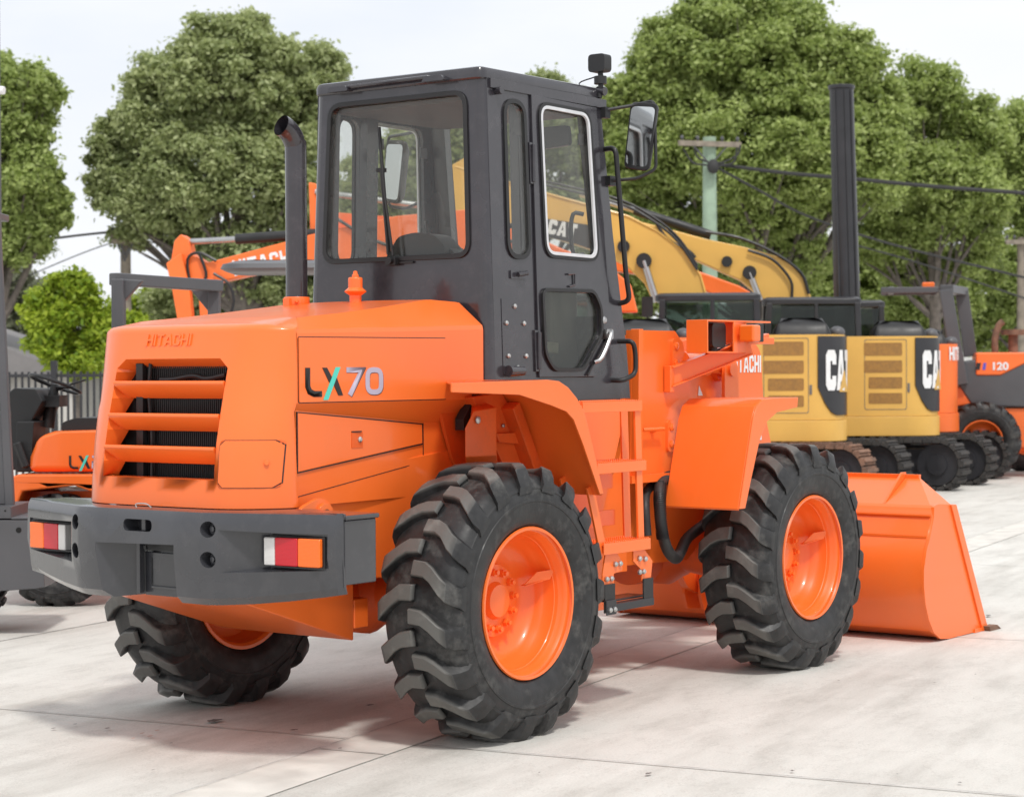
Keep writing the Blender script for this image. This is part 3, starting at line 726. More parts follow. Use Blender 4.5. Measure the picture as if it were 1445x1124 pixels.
# ---------------- access ladder, both sides
for s in (-1, 1):
    mb = MB(); Y = lambda a: s*a
    def tread(x0, x1, z0, z1, yo=.955, yi=.78):
        mb.box(x0, x1, Y(yo-.006), Y(yo), z0, z1-.006); mb.box(x0, x1, Y(yi), Y(yo-.007), z1-.018, z1-.010)
        n = int((x1-x0)/.018)
        for k in range(n): mb.box(x0+.002+k*.018, x0+.012+k*.018, Y(yo-.006), Y(yo-.001), z1-.0058, z1)
        for j in range(3):
            for k in range(n): mb.box(x0+.002+k*.018, x0+.012+k*.018, Y(yo-.05-j*.05), Y(yo-.045-j*.05), z1-.010, z1)
    tread(.545, 1.05, 1.423, 1.478); tread(.665, 1.085, 1.135, 1.19); tread(.715, 1.12, .752, .812)
    mb.bar((1.032, Y(.935), 1.43), (1.060, Y(.935), .80), .05, .012, (0, 1, 0))     # front rail
    mb.bar((1.120, Y(.80), 1.44), (1.150, Y(.80), .74), .06, .010, (0, 1, 0))
    mb.bar((.625, Y(.935), 1.08), (.735, Y(.935), .76), .055, .012, (0, 1, 0))    # rear rail
    mb.bar((.60, Y(.80), 1.12), (.735, Y(.80), .76), .055, .012, (0, 1, 0))
    mb.box(.68, 1.06, Y(.76), Y(.775), 1.045, 1.115); mb.box(.70, 1.08, Y(.76), Y(.775), .865, .94)
    # brackets below
    mb.prism([(.76, .75), (.86, .75), (.905, .705), (.905, .665), (.83, .655), (.83, .60), (.735, .60), (.735, .66)], .008, side(s*.925, s))
    mb.prism([(1.0, .75), (1.10, .75), (1.17, .69), (1.155, .60), (1.075, .60), (1.075, .65), (1.0, .70)], .008, side(s*.925, s))
    lad = mb.build('access_ladder', 'orange', L0, bevel=.002)
    for x0, x1 in ((.738, .826), (1.075, 1.16)): MB().box(x0, x1, Y(.934), Y(.944), .475 if x0 < 1 else .50, .61).build('rubber_strap', 'hose', lad, bevel=.003)
    mb = MB(); mb.box(.74, .825, Y(.946), Y(.952), .465, .535); mb.box(.826, 1.16, Y(.90), Y(.948), .476, .513); mb.box(.826, 1.16, Y(.79), Y(.90), .515, .525); mb.build('lower_step', 'blackpaint', lad, bevel=.003)
    mb = MB()
    for x, z in ((.835, .70), (.875, .70), (.76, .635), (.80, .635), (1.045, .71), (1.095, .705), (1.045, .645), (1.08, .645), (.762, .49), (.80, .49)): mb.bolt((x, Y(.935 if z > .6 else .952), z), (0, s, 0), .013, .016)
    build_pieces(mb, 'ladder_bolt', 'bolt', lad)

# ---------------- centre frame, articulation, front frame
mb = MB()
for s in (-1, 1):
    mb.prism([(.60, .45), (.60, 1.465), (1.40, 1.465), (1.40, 1.38), (1.26, 1.05), (1.20, .90), (1.20, .45)], .02, side(s*.60, s))
    mb.prism([(.60, .5), (.60, 1.40), (.66, 1.40), (.80, .5)], .02, side(s*.66, s))
    mb.box(.84, .848, s*.62, s*.66, .46, 1.15)
mb.box(.55, 1.35, -.58, .58, 1.32, 1.455)
mb.box(.5, 1.25, -.60, .60, .42, .60)
mb.build('centre_frame', 'orange', L0, bevel=.006)
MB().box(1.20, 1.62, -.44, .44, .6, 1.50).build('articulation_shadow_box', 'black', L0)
mb = MB()
for s in (-1, 1):
    mb.prism([(1.58, 1.05), (1.60, 1.825), (2.02, 1.825), (2.10, 1.76), (2.20, 1.45), (2.24, 1.05)], .035, side(s*.50, s))
    mb.prism(rpoly([(1.585, 1.06), (1.60, 1.83), (1.64, 1.83), (1.625, 1.06)], .004), .05, side(s*.53, s))
    mb.box(1.56, 2.22, s*.40, s*.56, 1.035, 1.075)
    arcp = [(1.50, 1.475), (1.60, 1.475), (1.60, .58), (1.30, .58)]+arc(.85, 1.55, .78, -58, -8, 10)
    mb.prism(arcp, .03, side(s*.47, s))
    mb.prism([(1.58, .60), (1.58, 1.06), (2.55, 1.06), (2.6, .75), (2.3, .58)], .05, side(s*.38, s))
    for (x, z) in ((2.005, 1.70), (1.955, 1.27)):
        mb.prism(rpoly([(x-.035, z-.085), (x-.035, z+.085), (x+.035, z+.085), (x+.035, z-.085)], .03), .016, side(s*.535, s))
        mb.bolt((x, s*.55, z+.045), (0, s, 0), .020, .012); mb.bolt((x, s*.55, z-.045), (0, s, 0), .020, .012)
    mb.bolt((1.78, s*.535, 1.305), (0, s, 0), .016, .03); mb.cyl((1.64, s*.575, 1.31), (1.84, s*.575, 1.31), .011)
mb.box(1.60, 1.66, -.50, .50, 1.05, 1.80); mb.box(1.98, 2.0, -.5, .5, 1.1, 1.7)
mb.box(1.5, 2.45, -.36, .36, .62, .95)
mb.build('front_frame', 'orange', L0, bevel=.006)
# rounded back of the tower
mb = MB()
for s in (-1, 1): mb.bar((1.56, s*.33, 1.60), (1.61, s*.50, 1.60), .02, .40)
mb.build('tower_gusset', 'orange', L0, bevel=.006)
# hoses
mb = MB()
mb.tube([(1.96, -.52, 1.06), (1.83, -.56, 1.02), (1.76, -.60, .93), (1.745, -.62, .80), (1.78, -.63, .69), (1.88, -.62, .63), (2.0, -.58, .66), (2.12, -.55, .72), (2.32, -.55, .79), (2.45, -.55, .84)], .030, 14, smooth=6)
mb.tube([(1.98, -.50, 1.03), (1.80, -.50, .99), (1.70, -.55, .90), (1.70, -.56, .76)], .024, 12, smooth=6)
ho = mb.build('hydraulic_hose', 'hose', L0)
mb = MB(); P = catmull([(1.83, -.56, 1.02), (1.76, -.60, .93), (1.745, -.62, .80), (1.75, -.625, .74)], 14)
for i in range(0, len(P)-1, 1): mb.tube([P[i], P[i]+(P[i+1]-P[i])*.4], .034, 12)
mb.build('hose_guard', 'black', ho)
# axles
for x in (0, 2.611):
    mb = MB(); mb.tube([(x, -.70, .60), (x, -.62, .60), (x, -.60, .60), (x, -.45, .60), (x, -.25, .60), (x, -.12, .60), (x, .12, .60), (x, .25, .60), (x, .45, .60), (x, .60, .60), (x, .62, .60), (x, .70, .60)], [.19, .19, .155, .15, .12, .20, .20, .12, .15, .155, .19, .19], 24)
    mb.cyl((x-.25, 0, .60), (x+.25, 0, .60), .19, n=24)
    for s in (-1, 1):
        for k in range(16):
            a = 2*PI*k/16; c = Vector((x+math.cos(a)*.168, s*.615, .60+math.sin(a)*.168)); mb.bolt(c, (0, -s, 0), .012, .03)
            mb.bolt(c+Vector((0, 0, 0)), (0, s, 0), .012, .0)
        mb.tube([(x-.05, s*.50, .60), (x-.05, s*.50, .95)], .09, 10)
    mb.build('axle', 'orange_in', L0, bevel=.003, ang=35)

# ---------------- front fenders
for s in (-1, 1):
    outer = [(1.845, .905), (1.985, 1.36), (2.02, 1.425), (2.09, 1.462), (2.20, 1.468), (2.47, 1.468)]
    mb = MB(); und = [(x+.010, z-.010) for x, z in outer][::-1]
    mb.prism(outer+und, .445, side(s*.575, s))
    inn = [(2.47, 1.418), (2.26, 1.395), (2.17, 1.355), (2.11, 1.28), (2.06, 1.17), (1.99, .905)]
    inn = [(2.46, 1.415), (2.24, 1.392), (2.13, 1.345), (2.055, 1.25), (1.97, 1.06), (1.905, .905)]
    mb.prism(outer+inn, .008, side(s*1.021, s))
    mb.build('front_fender', 'orange', L0, bevel=.004, ang=25)
# ---------------- lift arms, cylinders, bucket
for s in (-1, 1):
    mb = MB(); mb.prism(rpoly([(1.95, 1.60), (2.05, 1.76), (2.6, 1.80), (3.01, 1.80), (3.12, 1.72), (3.15, 1.40), (3.25, 1.15), (3.78, .50), (3.92, .32), (3.80, .20), (3.62, .26), (3.0, 1.02), (2.85, 1.20), (2.55, 1.38), (2.0, 1.45)], .05), .05, side(s*.38, s))
    mb.cyl((2.63, s*.37, 1.62), (2.63, s*.46, 1.62), .07, n=24); mb.cyl((3.78, s*.36, .32), (3.78, s*.46, .32), .07, n=20)
    am = mb.build('lift_arm', 'orange', L0, bevel=.006)
    mb = MB(); mb.cyl((2.12, s*.50, 1.66), (2.44, s*.46, 1.64), .062, n=24); mb.cyl((2.44, s*.46, 1.64), (2.64, s*.45, 1.62), .035, n=18); mb.prism(rpoly([(2.56, 1.40), (2.56, 1.62), (2.60, 1.70), (2.67, 1.70), (2.71, 1.62), (2.71, 1.40)], .04), .02, side(s*.50, s)); mb.cyl((2.635, s*.43, 1.62), (2.635, s*.535, 1.62), .042)
    mb.build('lift_cylinder', 'orange', L0, bevel=.004)
block_text('HITACHI', .098, .002, lambda u, v, w: (2.775+u, -.431-w, 1.60+v), w=.2, sx=.74).build('lift_arm_lettering', 'white', L0)
mb = MB(); mb.prism([(0, 0), (.05, 0), (.01, .055)], .002, lambda u, v, w: (2.42+u, -.431-w, 1.475+v)); mb.prism([(0, 0), (.03, 0), (.03, .03), (0, .03)], .002, lambda u, v, w: (3.04+u, -.431-w, 1.21+v)); mb.prism([(0, 0), (.03, 0), (.03, .03), (0, .03)], .002, lambda u, v, w: (3.09+u, -.431-w, 1.21+v)); build_pieces(mb, 'small_decal', 'white', L0)
mb = MB(); mb.prism(rpoly([(2.5, 1.62), (2.7, 1.76), (2.85, 1.60), (3.1, 1.1), (2.95, 1.0), (2.6, 1.3)], .05), .08, side(-.04, 1)); mb.cyl((2.1, 0, 1.55), (2.75, 0, 1.75), .06); mb.bar((3.05, 0, 1.1), (3.7, 0, .70), .08, .10); mb.box(2.55, 2.75, -.38, .38, 1.28, 1.38)
mb.build('tilt_linkage', 'orange', L0, bevel=.006)
# bucket
BW = 1.125
bp = [(3.905, .795), (3.90, .74), (3.845, .62), (3.80, .56), (3.77, .46), (3.765, .36), (3.785, .25), (3.83, .155), (3.90, .07), (3.99, .025), (4.10, .012), (4.50, .008)]
ip = [(x+.018, z+.015) for x, z in bp]
mb = MB(); mb.prism(bp+ip[::-1], 2*BW, lambda u, v, w: (u, -BW+w, v))
for s in (-1, 1):
    mb.prism([(3.905, .80), (3.90, .74), (3.845, .62), (3.80, .55), (3.765, .44), (3.765, .34), (3.785, .24), (3.83, .145), (3.90, .06), (3.99, .015), (4.10, .004), (4.50, .004), (4.64, .004), (4.19, .80), (3.97, .815), (3.93, .812)], .02, side(s*BW, s))
    mb.prism([(4.12, .80), (4.19, .80), (4.655, .0), (4.575, .0)], .012, side(s*(BW+.02), s))
# spill guard rising forward
mb.loft([[(3.905, y, .795), (4.22, y2, .955)] for y, y2 in ((-BW, -.90), (BW, .90))]); mb.loft([[(3.915, y, .780), (4.235, y2, .945)] for y, y2 in ((-BW, -.90), (BW, .90))])
for s in (-1, 1): mb.add([(3.905, s*BW, .795), (4.22, s*.90, .955), (4.19, s*BW, .795)], [(0, 1, 2)])
mb.box(4.205, 4.235, -.905, .905, .940, .972)
for s in (-1, 1): mb.prism([(3.93, .81), (4.22, .96), (4.22, .985), (4.17, .985)], .014, side(s*.80, s)); mb.prism([(3.93, .81), (4.22, .96), (4.17, .985)], .014, side(s*.40, s))
mb.box(3.885, 3.90, -BW, BW, .745, .755); mb.box(3.84, 3.85, -BW, BW, .62, .635)
mb.box(4.46, 4.72, -BW-.03, BW+.03, .001, .024)
for s in (-.40, .40):
    for d in (-.07, .05): mb.prism([(3.70, .12), (3.66, .22), (3.68, .45), (3.85, .72), (3.95, .72), (3.95, .1)], .02, side(s+d))
mb.build('bucket', 'orange', L0, bevel=.003, ang=22)
mb = MB(); mb.prism([(4.60, 0), (4.72, 0), (4.76, .0), (4.70, .03), (4.58, .03)], .05, side(-BW-.02)); mb.build('cutting_edge_corner', 'rust', L0)

# ---------------- headlamp bracket
mb = MB()
mb.bar((1.93, -.56, 1.58), (2.36, -.80, 1.745), .010, .10, (0, 0, 1)); mb.bar((1.93, -.56, 1.63), (2.36, -.80, 1.79), .07, .008); mb.bar((1.93, -.56, 1.53), (2.36, -.80, 1.70), .06, .008)
mb.box(1.90, 1.94, -.58, -.54, 1.50, 1.64)
mb.bar((2.30, -.70, 1.745), (2.60, -.70, 1.80), .16, .03)
mb.box(1.93, 2.60, -.79, -.66, 1.870, 1.880); mb.box(1.93, 1.94, -.79, -.66, 1.71, 1.872); mb.box(1.93, 2.36, -.79, -.66, 1.705, 1.714); mb.box(2.20, 2.32, -.79, -.78, 1.71, 1.872); mb.box(2.32, 2.335, -.79, -.66, 1.71, 1.872)
mb.box(2.34, 2.62, -.80, -.66, 1.755, 1.79)
br = mb.build('lamp_bracket', 'orange', L0, bevel=.003)
mb = MB(); mb.prism(rrect(2.03, 1.735, 2.17, 1.865, .03), .08, side(-.68)); mb.tube([(2.10, -.72, 1.74), (2.10, -.72, 1.71)], .025); mb.tube([(2.13, -.72, 1.72), (2.2, -.73, 1.735), (2.24, -.74, 1.75)], .006); mb.build('work_lamp', 'black', br, bevel=.008)
MB().box(2.31, 2.40, -.86, -.80, 1.765, 1.865).build('indicator_housing', 'black', br, bevel=.006)
MB().box(2.215, 2.30, -.90, -.81, 1.765, 1.855).build('indicator_lens', 'lens_amber', br, bevel=.012)
# the far-side twin
mb = MB(); mb.bar((1.93, .56, 1.58), (2.36, .80, 1.745), .010, .10); mb.box(1.93, 2.60, .66, .79, 1.870, 1.880); mb.box(1.93, 1.94, .66, .79, 1.71, 1.872); mb.box(1.93, 2.36, .66, .79, 1.705, 1.714); b2 = mb.build('lamp_bracket', 'orange', L0, bevel=.003)
mb = MB(); mb.prism(rrect(2.03, 1.735, 2.17, 1.865, .03), .08, side(.68, 1)); mb.build('work_lamp', 'black', b2, bevel=.008)
# ================================================================== CAB
def chw(z): return .573-(z-1.50)*.030          # half width at height
def cs(s): return lambda u, v, w: (u, s*(chw(v)-w), v)       # side sheet, w inward
def cso(s, off=0): return lambda u, v, w: (u, s*(chw(v)+off+w), v)  # outward
def crx(z): return .330+(z-1.6)*.022
def cr(off=0): return lambda u, v, w: (crx(v)+off+w, u, v)   # rear sheet (u = y), w inward
cab = None
DOOR = [(.722, 1.588), (.722, 2.945), (1.278, 2.935), (1.348, 1.80), (1.195, 1.588)]
DWIN = rpoly([(.805, 2.185), (.785, 2.90), (1.195, 2.895), (1.235, 2.18)], .065, 6)
LWIN = rpoly([(.775, 1.70), (.765, 2.00), (1.19, 2.005), (1.245, 1.93), (1.245, 1.80), (1.08, 1.632), (.84, 1.632)], .032, 4)
NWIN = rpoly([(.515, 2.165), (.515, 2.895), (.665, 2.895), (.675, 2.165)], .072, 7)
RWIN = rpoly([(-.447, 2.165), (-.418, 2.925), (.418, 2.925), (.447, 2.165)], .065, 6)
FWIN = rpoly([(-.46, .42), (-.44, 1.46), (.44, 1.46), (.46, .42)], .06, 6)
mb = MB()
for s in (-1, 1):
    outl = [(.385, 1.56), (.385, 2.99), (1.325, 2.99), (1.41, 2.30), (1.505, 1.72), (1.525, 1.475), (.84, 1.475), (.72, 1.56)]
    mb.plate(outl, [NWIN, inset(DOOR, -.004)], .035, cs(s))
    # rounded rear corner
    rows = []
    for z in (1.56, 2.0, 2.5, 2.93, 2.975, 2.99):
        k = max(0, (z-2.93))*.3; c = (crx(z)+.055, s*(chw(z)-.055)); rows.append([(c[0]-.055*math.cos(R(a)), c[1]+s*.055*math.sin(R(a)), z) for a in (0, 15, 30, 45, 60, 75, 90)])
    mb.loft(rows)
mb.plate([(-(chw(1.56)-.055), 1.56), (-(chw(2.99)-.055), 2.99), (chw(2.99)-.055, 2.99), (chw(1.56)-.055, 1.56)], [RWIN], .035, cr())
# inner pillars so the glass has depth
for s in (-1, 1):
    mb.bar((.40, s*.49, 1.6), (.43, s*.46, 2.95), .06, .06); mb.bar((.71, s*.50, 1.6), (.71, s*.47, 2.95), .085, .05); mb.bar((1.45, s*.50, 1.7), (1.285, s*.47, 2.95), .075, .06)
# front wall
def fsl(u, v, w): x0, z0 = 1.525, 1.475; return (x0-(v)*.205/1.515-w if True else 0, u, z0+v)
mb.plate([(-.562, 0), (-.517, 1.515), (.517, 1.515), (.562, 0)], [FWIN], .035, fsl)
mb.box(.84, 1.50, -.53, .53, 1.44, 1.476); mb.box(.40, 1.46, -.52, .52, 1.56, 1.60)
mb.box(.45, 1.28, -.46, .46, 2.925, 2.935)
cab = mb.build('cab', 'cabgrey', L0, ang=30)
# roof
mb = MB(); ro = rpoly([(.345, -.525), (1.375, -.525), (1.375, .525), (.345, .525)], .05, 5)
ins = inset(ro, .028); r0 = [(x, y, 2.985) for x, y in inset(ro, .006)]
mb.loft([r0, [(x, y, 2.992) for x, y in ro], [(x, y, 3.022) for x, y in ro], [(x, y, 3.040) for x, y in inset(ro, .010)], [(x, y, 3.046) for x, y in ins]], closed=True, cap=True)
for s in (-1, 1): mb.bar((.40, s*.530, 2.968), (1.37, s*.530, 2.962), .020, .044)
mb.tube([(.345, .31, 3.005), (.325, .29, 3.008), (.325, -.22, 3.012), (.345, -.24, 3.008)], .011, 8)
for y in (.33, -.27): mb.prism(rpoly([(-.07, -.012), (.07, -.012), (.05, .014), (-.05, .014)], .01), .05, lambda u, v, w, y=y: (.352-w, y+u, 3.0+v))
mb.build('roof', 'cabgrey', cab, bevel=.003)
m_ = MB(); m_.box(.86, 1.00, -.535, -.530, 2.950, 2.955); m_.box(1.08, 1.30, -.535, -.530, 2.950, 2.9555); build_pieces(m_, 'roof_seal', 'rust', cab)
mb = MB(); mb.box(.42, 1.30, -.46, .46, 2.90, 2.924); mb.build('headliner', 'cabin', cab)
# rear window
MB().plate(inset(RWIN, -.004), (), .005, cr(.012)).build('rear_window', 'glass', cab)
mb = MB(); mb.plate(inset(RWIN, -.016), [inset(RWIN, .008)], .018, cr(-.010)); mb.build('window_seal', 'black', cab, bevel=.005)
for s in (-1, 1):
    MB().plate(inset(NWIN, -.004), (), .005, cs(s)).build('quarter_window', 'glass', cab)
    MB().plate(inset(NWIN, -.016), [inset(NWIN, .006)], .018, cso(s, -.008)).build('window_seal', 'black', cab, bevel=.005)
MB().plate(inset(FWIN, -.004), (), .005, fsl).build('windscreen', 'glass', cab)
# wiper
mb = MB()
def cp(y, z, o=.0): return (crx(z)-o, y, z)
mb.tube([cp(-.012, 2.175, .03), cp(.04, 2.50, .04), cp(.07, 2.72, .03)], .006, 6); mb.tube([cp(.02, 2.18, .03), cp(.065, 2.60, .035)], .006, 6)
mb.bar(cp(.02, 2.19, .02), cp(.092, 2.80, .018), .012, .012, (1, 0, 0)); mb.box(crx(2.15)-.035, crx(2.15), -.03, .035, 2.13, 2.165); mb.cyl(cp(0, 2.15, 0), cp(0, 2.15, .05), .016); mb.box(crx(2.64)-.04, crx(2.64)-.01, .05, .09, 2.58, 2.60)
mb.box(crx(2.13)-.012, crx(2.13), -.12, -.03, 2.136, 2.146)
mb.build('wiper', 'black', cab)
# small fittings on the right side wall
mb = MB()
for s in (-1, 1):
    mb.cyl((.455, s*(chw(2.93)-.0), 2.935), (.455, s*(chw(2.93)+.035), 2.935), .018, n=12); mb.prism(rrect(.52, 2.055, .64, 2.095, .006), .008, cso(s)); mb.tube([(.56, s*(chw(2.08)+.02), 2.075), (.62, s*(chw(2.08)+.03), 2.085)], .012)
    mb.prism(rrect(.445, 1.60, .66, 1.96, .006), .003, cso(s)); mb.tube([(.46, s*(chw(1.62)+.02), 1.618), (.57, s*(chw(1.62)+.025), 1.618)], [.028, .022], 12)
    mb.tube([(.97, s*(chw(2.08)+.02), 2.09), (1.03, s*(chw(2.08)+.02), 2.095), (1.03, s*(chw(2.08)+.02), 2.04), (.98, s*(chw(2.08)+.02), 2.03)], .006, 6)
    for z in (1.715, 2.615):
        mb.prism([(.697, z-.10), (.697, z+.10), (.745, z+.10), (.745, z-.10)], .010, cso(s)); mb.cyl((.722, s*(chw(z)+.014), z-.09), (.722, s*(chw(z)+.014), z+.09), .011)
build_pieces(mb, 'cab_fitting', 'cabgrey', cab, bevel=.002)
mb = MB()
for x, z in ((.545, 1.925), (.475, 1.845), (.615, 1.845), (.485, 1.69), (.625, 1.69), (.555, 1.635)):
    mb.bolt((x, -chw(z)-.003, z), (0, -1, 0), .012, .012)
build_pieces(mb, 'panel_bolt', 'bolt', cab)
# doors
def door(s, lab=None):
    m = MB(); m.plate(DOOR, [DWIN, LWIN], .030, cso(s, -.018)); d = m.build('cab_door', 'cabgrey', L0, bevel=.002, label=lab)
    MB().plate(inset(DWIN, -.004), (), .005, cso(s, -.005)).build('door_window', 'glass', d)
    MB().plate(inset(LWIN, -.004), (), .005, cso(s, -.005)).build('lower_door_window', 'glass_mid', d)
    m = MB(); m.plate(inset(DWIN, -.020), [inset(DWIN, -.004)], .016, cso(s, .006)); m.plate(inset(LWIN, -.018), [inset(LWIN, .0)], .020, cso(s, .006)); build_pieces(m, 'door_window_seal', 'black', d, bevel=.005)
    m = MB(); m.plate(inset(DWIN, -.004), [inset(DWIN, .012)], .012, cso(s, .010)); m.build('window_trim', 'alu', d, bevel=.003)
    m = MB()
    h = [(1.17, s*(chw(1.7)+.03), 1.66), (1.20, s*(chw(1.7)+.055), 1.685), (1.285, s*(chw(1.8)+.055), 1.80), (1.30, s*(chw(1.8)+.03), 1.815)]
    m.tube(h, .011, 8, smooth=3); m.prism(rrect(1.265, 1.775, 1.325, 1.825, .012), .03, cso(s, .012)); m.bolt((1.275, s*(chw(1.87)+.012), 1.87), (0, s, 0), .020, .02)
    m.build('door_handle', 'chrome', d)
    m = MB(); m.tube([(1.115, s*(chw(1.6)+.02), 1.595), (1.19, s*(chw(1.7)+.02), 1.67), (1.31, s*(chw(1.8)+.02), 1.79)], .006, 6); m.build('door_edge_rod', 'black', d)
    for x, z in ((.835, 2.79), (1.19, 2.77)): MB().box(x-.028, x+.028, s*(chw(2.8)-.03), s*(chw(2.8)-.022), z-.028, z+.028).build('sticker', 'greylight', d)
    m = MB(); m.tube([(1.21, s*.505, 2.40), (1.17, s*.47, 2.40), (1.165, s*.46, 2.30), (1.175, s*.47, 2.20), (1.215, s*.505, 2.20)], .011, 8, smooth=3); m.build('inner_grab_handle', 'black', d)
    return d
door(-1); door(1)
# hand rails
mb = MB()
for s in (-1, 1):
    mb.tube(fillet([(1.36, s*.53, 2.735), (1.33, s*.62, 2.735), (1.42, s*.62, 2.10), (1.455, s*.62, 1.97), (1.45, s*.54, 1.955)], .05), .0135, 12)
    mb.tube(fillet([(1.43, s*.55, 1.765), (1.44, s*.65, 1.765), (1.46, s*.65, 1.70), (1.46, s*.65, 1.60), (1.37, s*.63, 1.565), (1.36, s*.55, 1.57)], .035), .0125, 12)
build_pieces(mb, 'hand_rail', 'black', L0)
# mirrors
for s in (-1, 1):
    ar = MB(); ar.tube(fillet([(1.33, s*.52, 2.925), *([(1.44, -.66, 2.955), (1.48, -.755, 2.975), (1.48, -.765, 2.63), (1.44, -.68, 2.585)] if s < 0 else [(1.34, .78, 2.90), (1.37, .90, 2.90), (1.37, .90, 2.52), (1.37, .78, 2.50)]), (1.37, s*.54, 2.575)], .03), .0085, 8)
    ar.box(1.33, 1.375, s*.525, s*.56, 2.89, 2.945); ar.box(1.355, 1.41, s*.53, s*.57, 2.55, 2.60)
    arm = ar.build('mirror_arm', 'black', L0)
    mm = MB(); T = Matrix.Translation((1.45, -.690, 2.79) if s < 0 else (1.33, .83, 2.695))@Matrix.Rotation(R(-10*s if s < 0 else -8), 4, 'Z')@Matrix.Rotation(R(4), 4, 'X')
    pr = rpoly([(-.055, -.165), (-.085, .170), (.060, .175), (.078, -.150)], .030, 5)
    sh = lambda k, d: [tuple(T@Vector((d, -s*u*k if False else u*k, v*k))) for u, v in pr]
    mm.loft([sh(1, -.008), sh(1.03, .0), sh(1.0, .022), sh(.8, .05), sh(.45, .062)], closed=True, cap=True)
    mo = mm.build('mirror', 'black', arm)
    g = MB(); q = sh(.90, -.0085); g.add(q, [tuple(range(len(q)))]); g.build('mirror_glass', 'mirror', arm)
mb = MB(); mb.tube([(1.32, -.53, 2.99), (1.33, -.535, 3.07), (1.33, -.53, 3.12)], .014, 10); mb.cyl((1.33, -.53, 3.06), (1.33, -.53, 3.10), .032, n=12)
mb.prism(rrect(-.050, -.045, .050, .045, .022), .065, lambda u, v, w: (1.30+w, -.525-u, 3.165+v)); mb.tube([(1.31, -.47, 3.02), (1.30, -.42, 3.07), (1.33, -.5, 3.10)], .004, 5, smooth=4)
mb.build('cab_work_lamp', 'black', L0, bevel=.010)
mb = MB(); mb.cyl((1.33, -.51, 3.03), (1.33, -.56, 3.02), .022); mb.cyl((.50, .53, 2.72), (.50, .60, 2.73), .03); build_pieces(mb, 'roof_fitting', 'cabgrey', cab, bevel=.003)
# interior
mb = MB()
mb.box(.62, 1.12, -.24, .24, 1.86, 1.98); bk = rpoly([(-.24, 1.92), (-.23, 2.18), (-.15, 2.24), (.15, 2.24), (.23, 2.18), (.24, 1.92)], .06)
mb.prism(bk, .11, lambda u, v, w: (.56-(v-1.92)*.1+w, u, v))
hr = [(.165, 2.17), (.17, 2.255), (.11, 2.315), (.0, 2.33), (-.11, 2.315), (-.17, 2.255), (-.165, 2.17)]
mb.prism(rpoly(hr, .03), .13, lambda u, v, w: (.50-(v-2.2)*.2+w, u-.02, v-.035))
mb.box(.70, 1.05, -.2, .2, 1.60, 1.86)
mb.build('driver_seat', 'black', L0, bevel=.03, seg=3)
mb = MB(); c = Vector((1.20, -.02, 2.22)); T = Matrix.Translation(c)@Matrix.Rotation(R(-62), 4, 'Y')
mb.tube([T@Vector((.17*math.cos(a), .17*math.sin(a), 0)) for a in [2*PI*k/28 for k in range(28)]], .013, 8, closed=True)
for a in (.5, 2.6, 4.7): mb.tube([T@Vector((0, 0, -.02)), T@Vector((.165*math.cos(a), .165*math.sin(a), 0))], .010, 6)
mb.tube([T@Vector((0, 0, 0)), (1.34, -.02, 1.75)], .035, 10); mb.build('steering_wheel', 'black', L0)
mb = MB(); mb.box(1.22, 1.46, -.30, .30, 1.60, 2.05); mb.box(.55, .68, -.49, -.30, 1.6, 2.0); mb.box(.55, 1.0, .30, .48, 1.6, 1.95); mb.build('dashboard', 'cabin', L0, bevel=.02)
mb = MB(); f = lambda u, v, w: (u, -.40+w, v)
stroke(mb, [(.70, 1.95), (.80, 1.945), (.86, 1.80), (.90, 1.745), (1.14, 1.73)], .055, .02, f); mb.build('beige_lever_trim', 'beige', L0, bevel=.004)
MB().box(.98, 1.0, -.33, -.31, 1.86, 1.97).build('red_lever', 'orange', L0)
mb = MB(); mb.prism(rpoly([(-.09, -.05), (.09, -.06), (.10, .05), (-.08, .05)], .02), .03, lambda u, v, w: (1.12+w, -.40+u*.9, 2.79+v)); mb.build('interior_mirror', 'black', L0, bevel=.006)
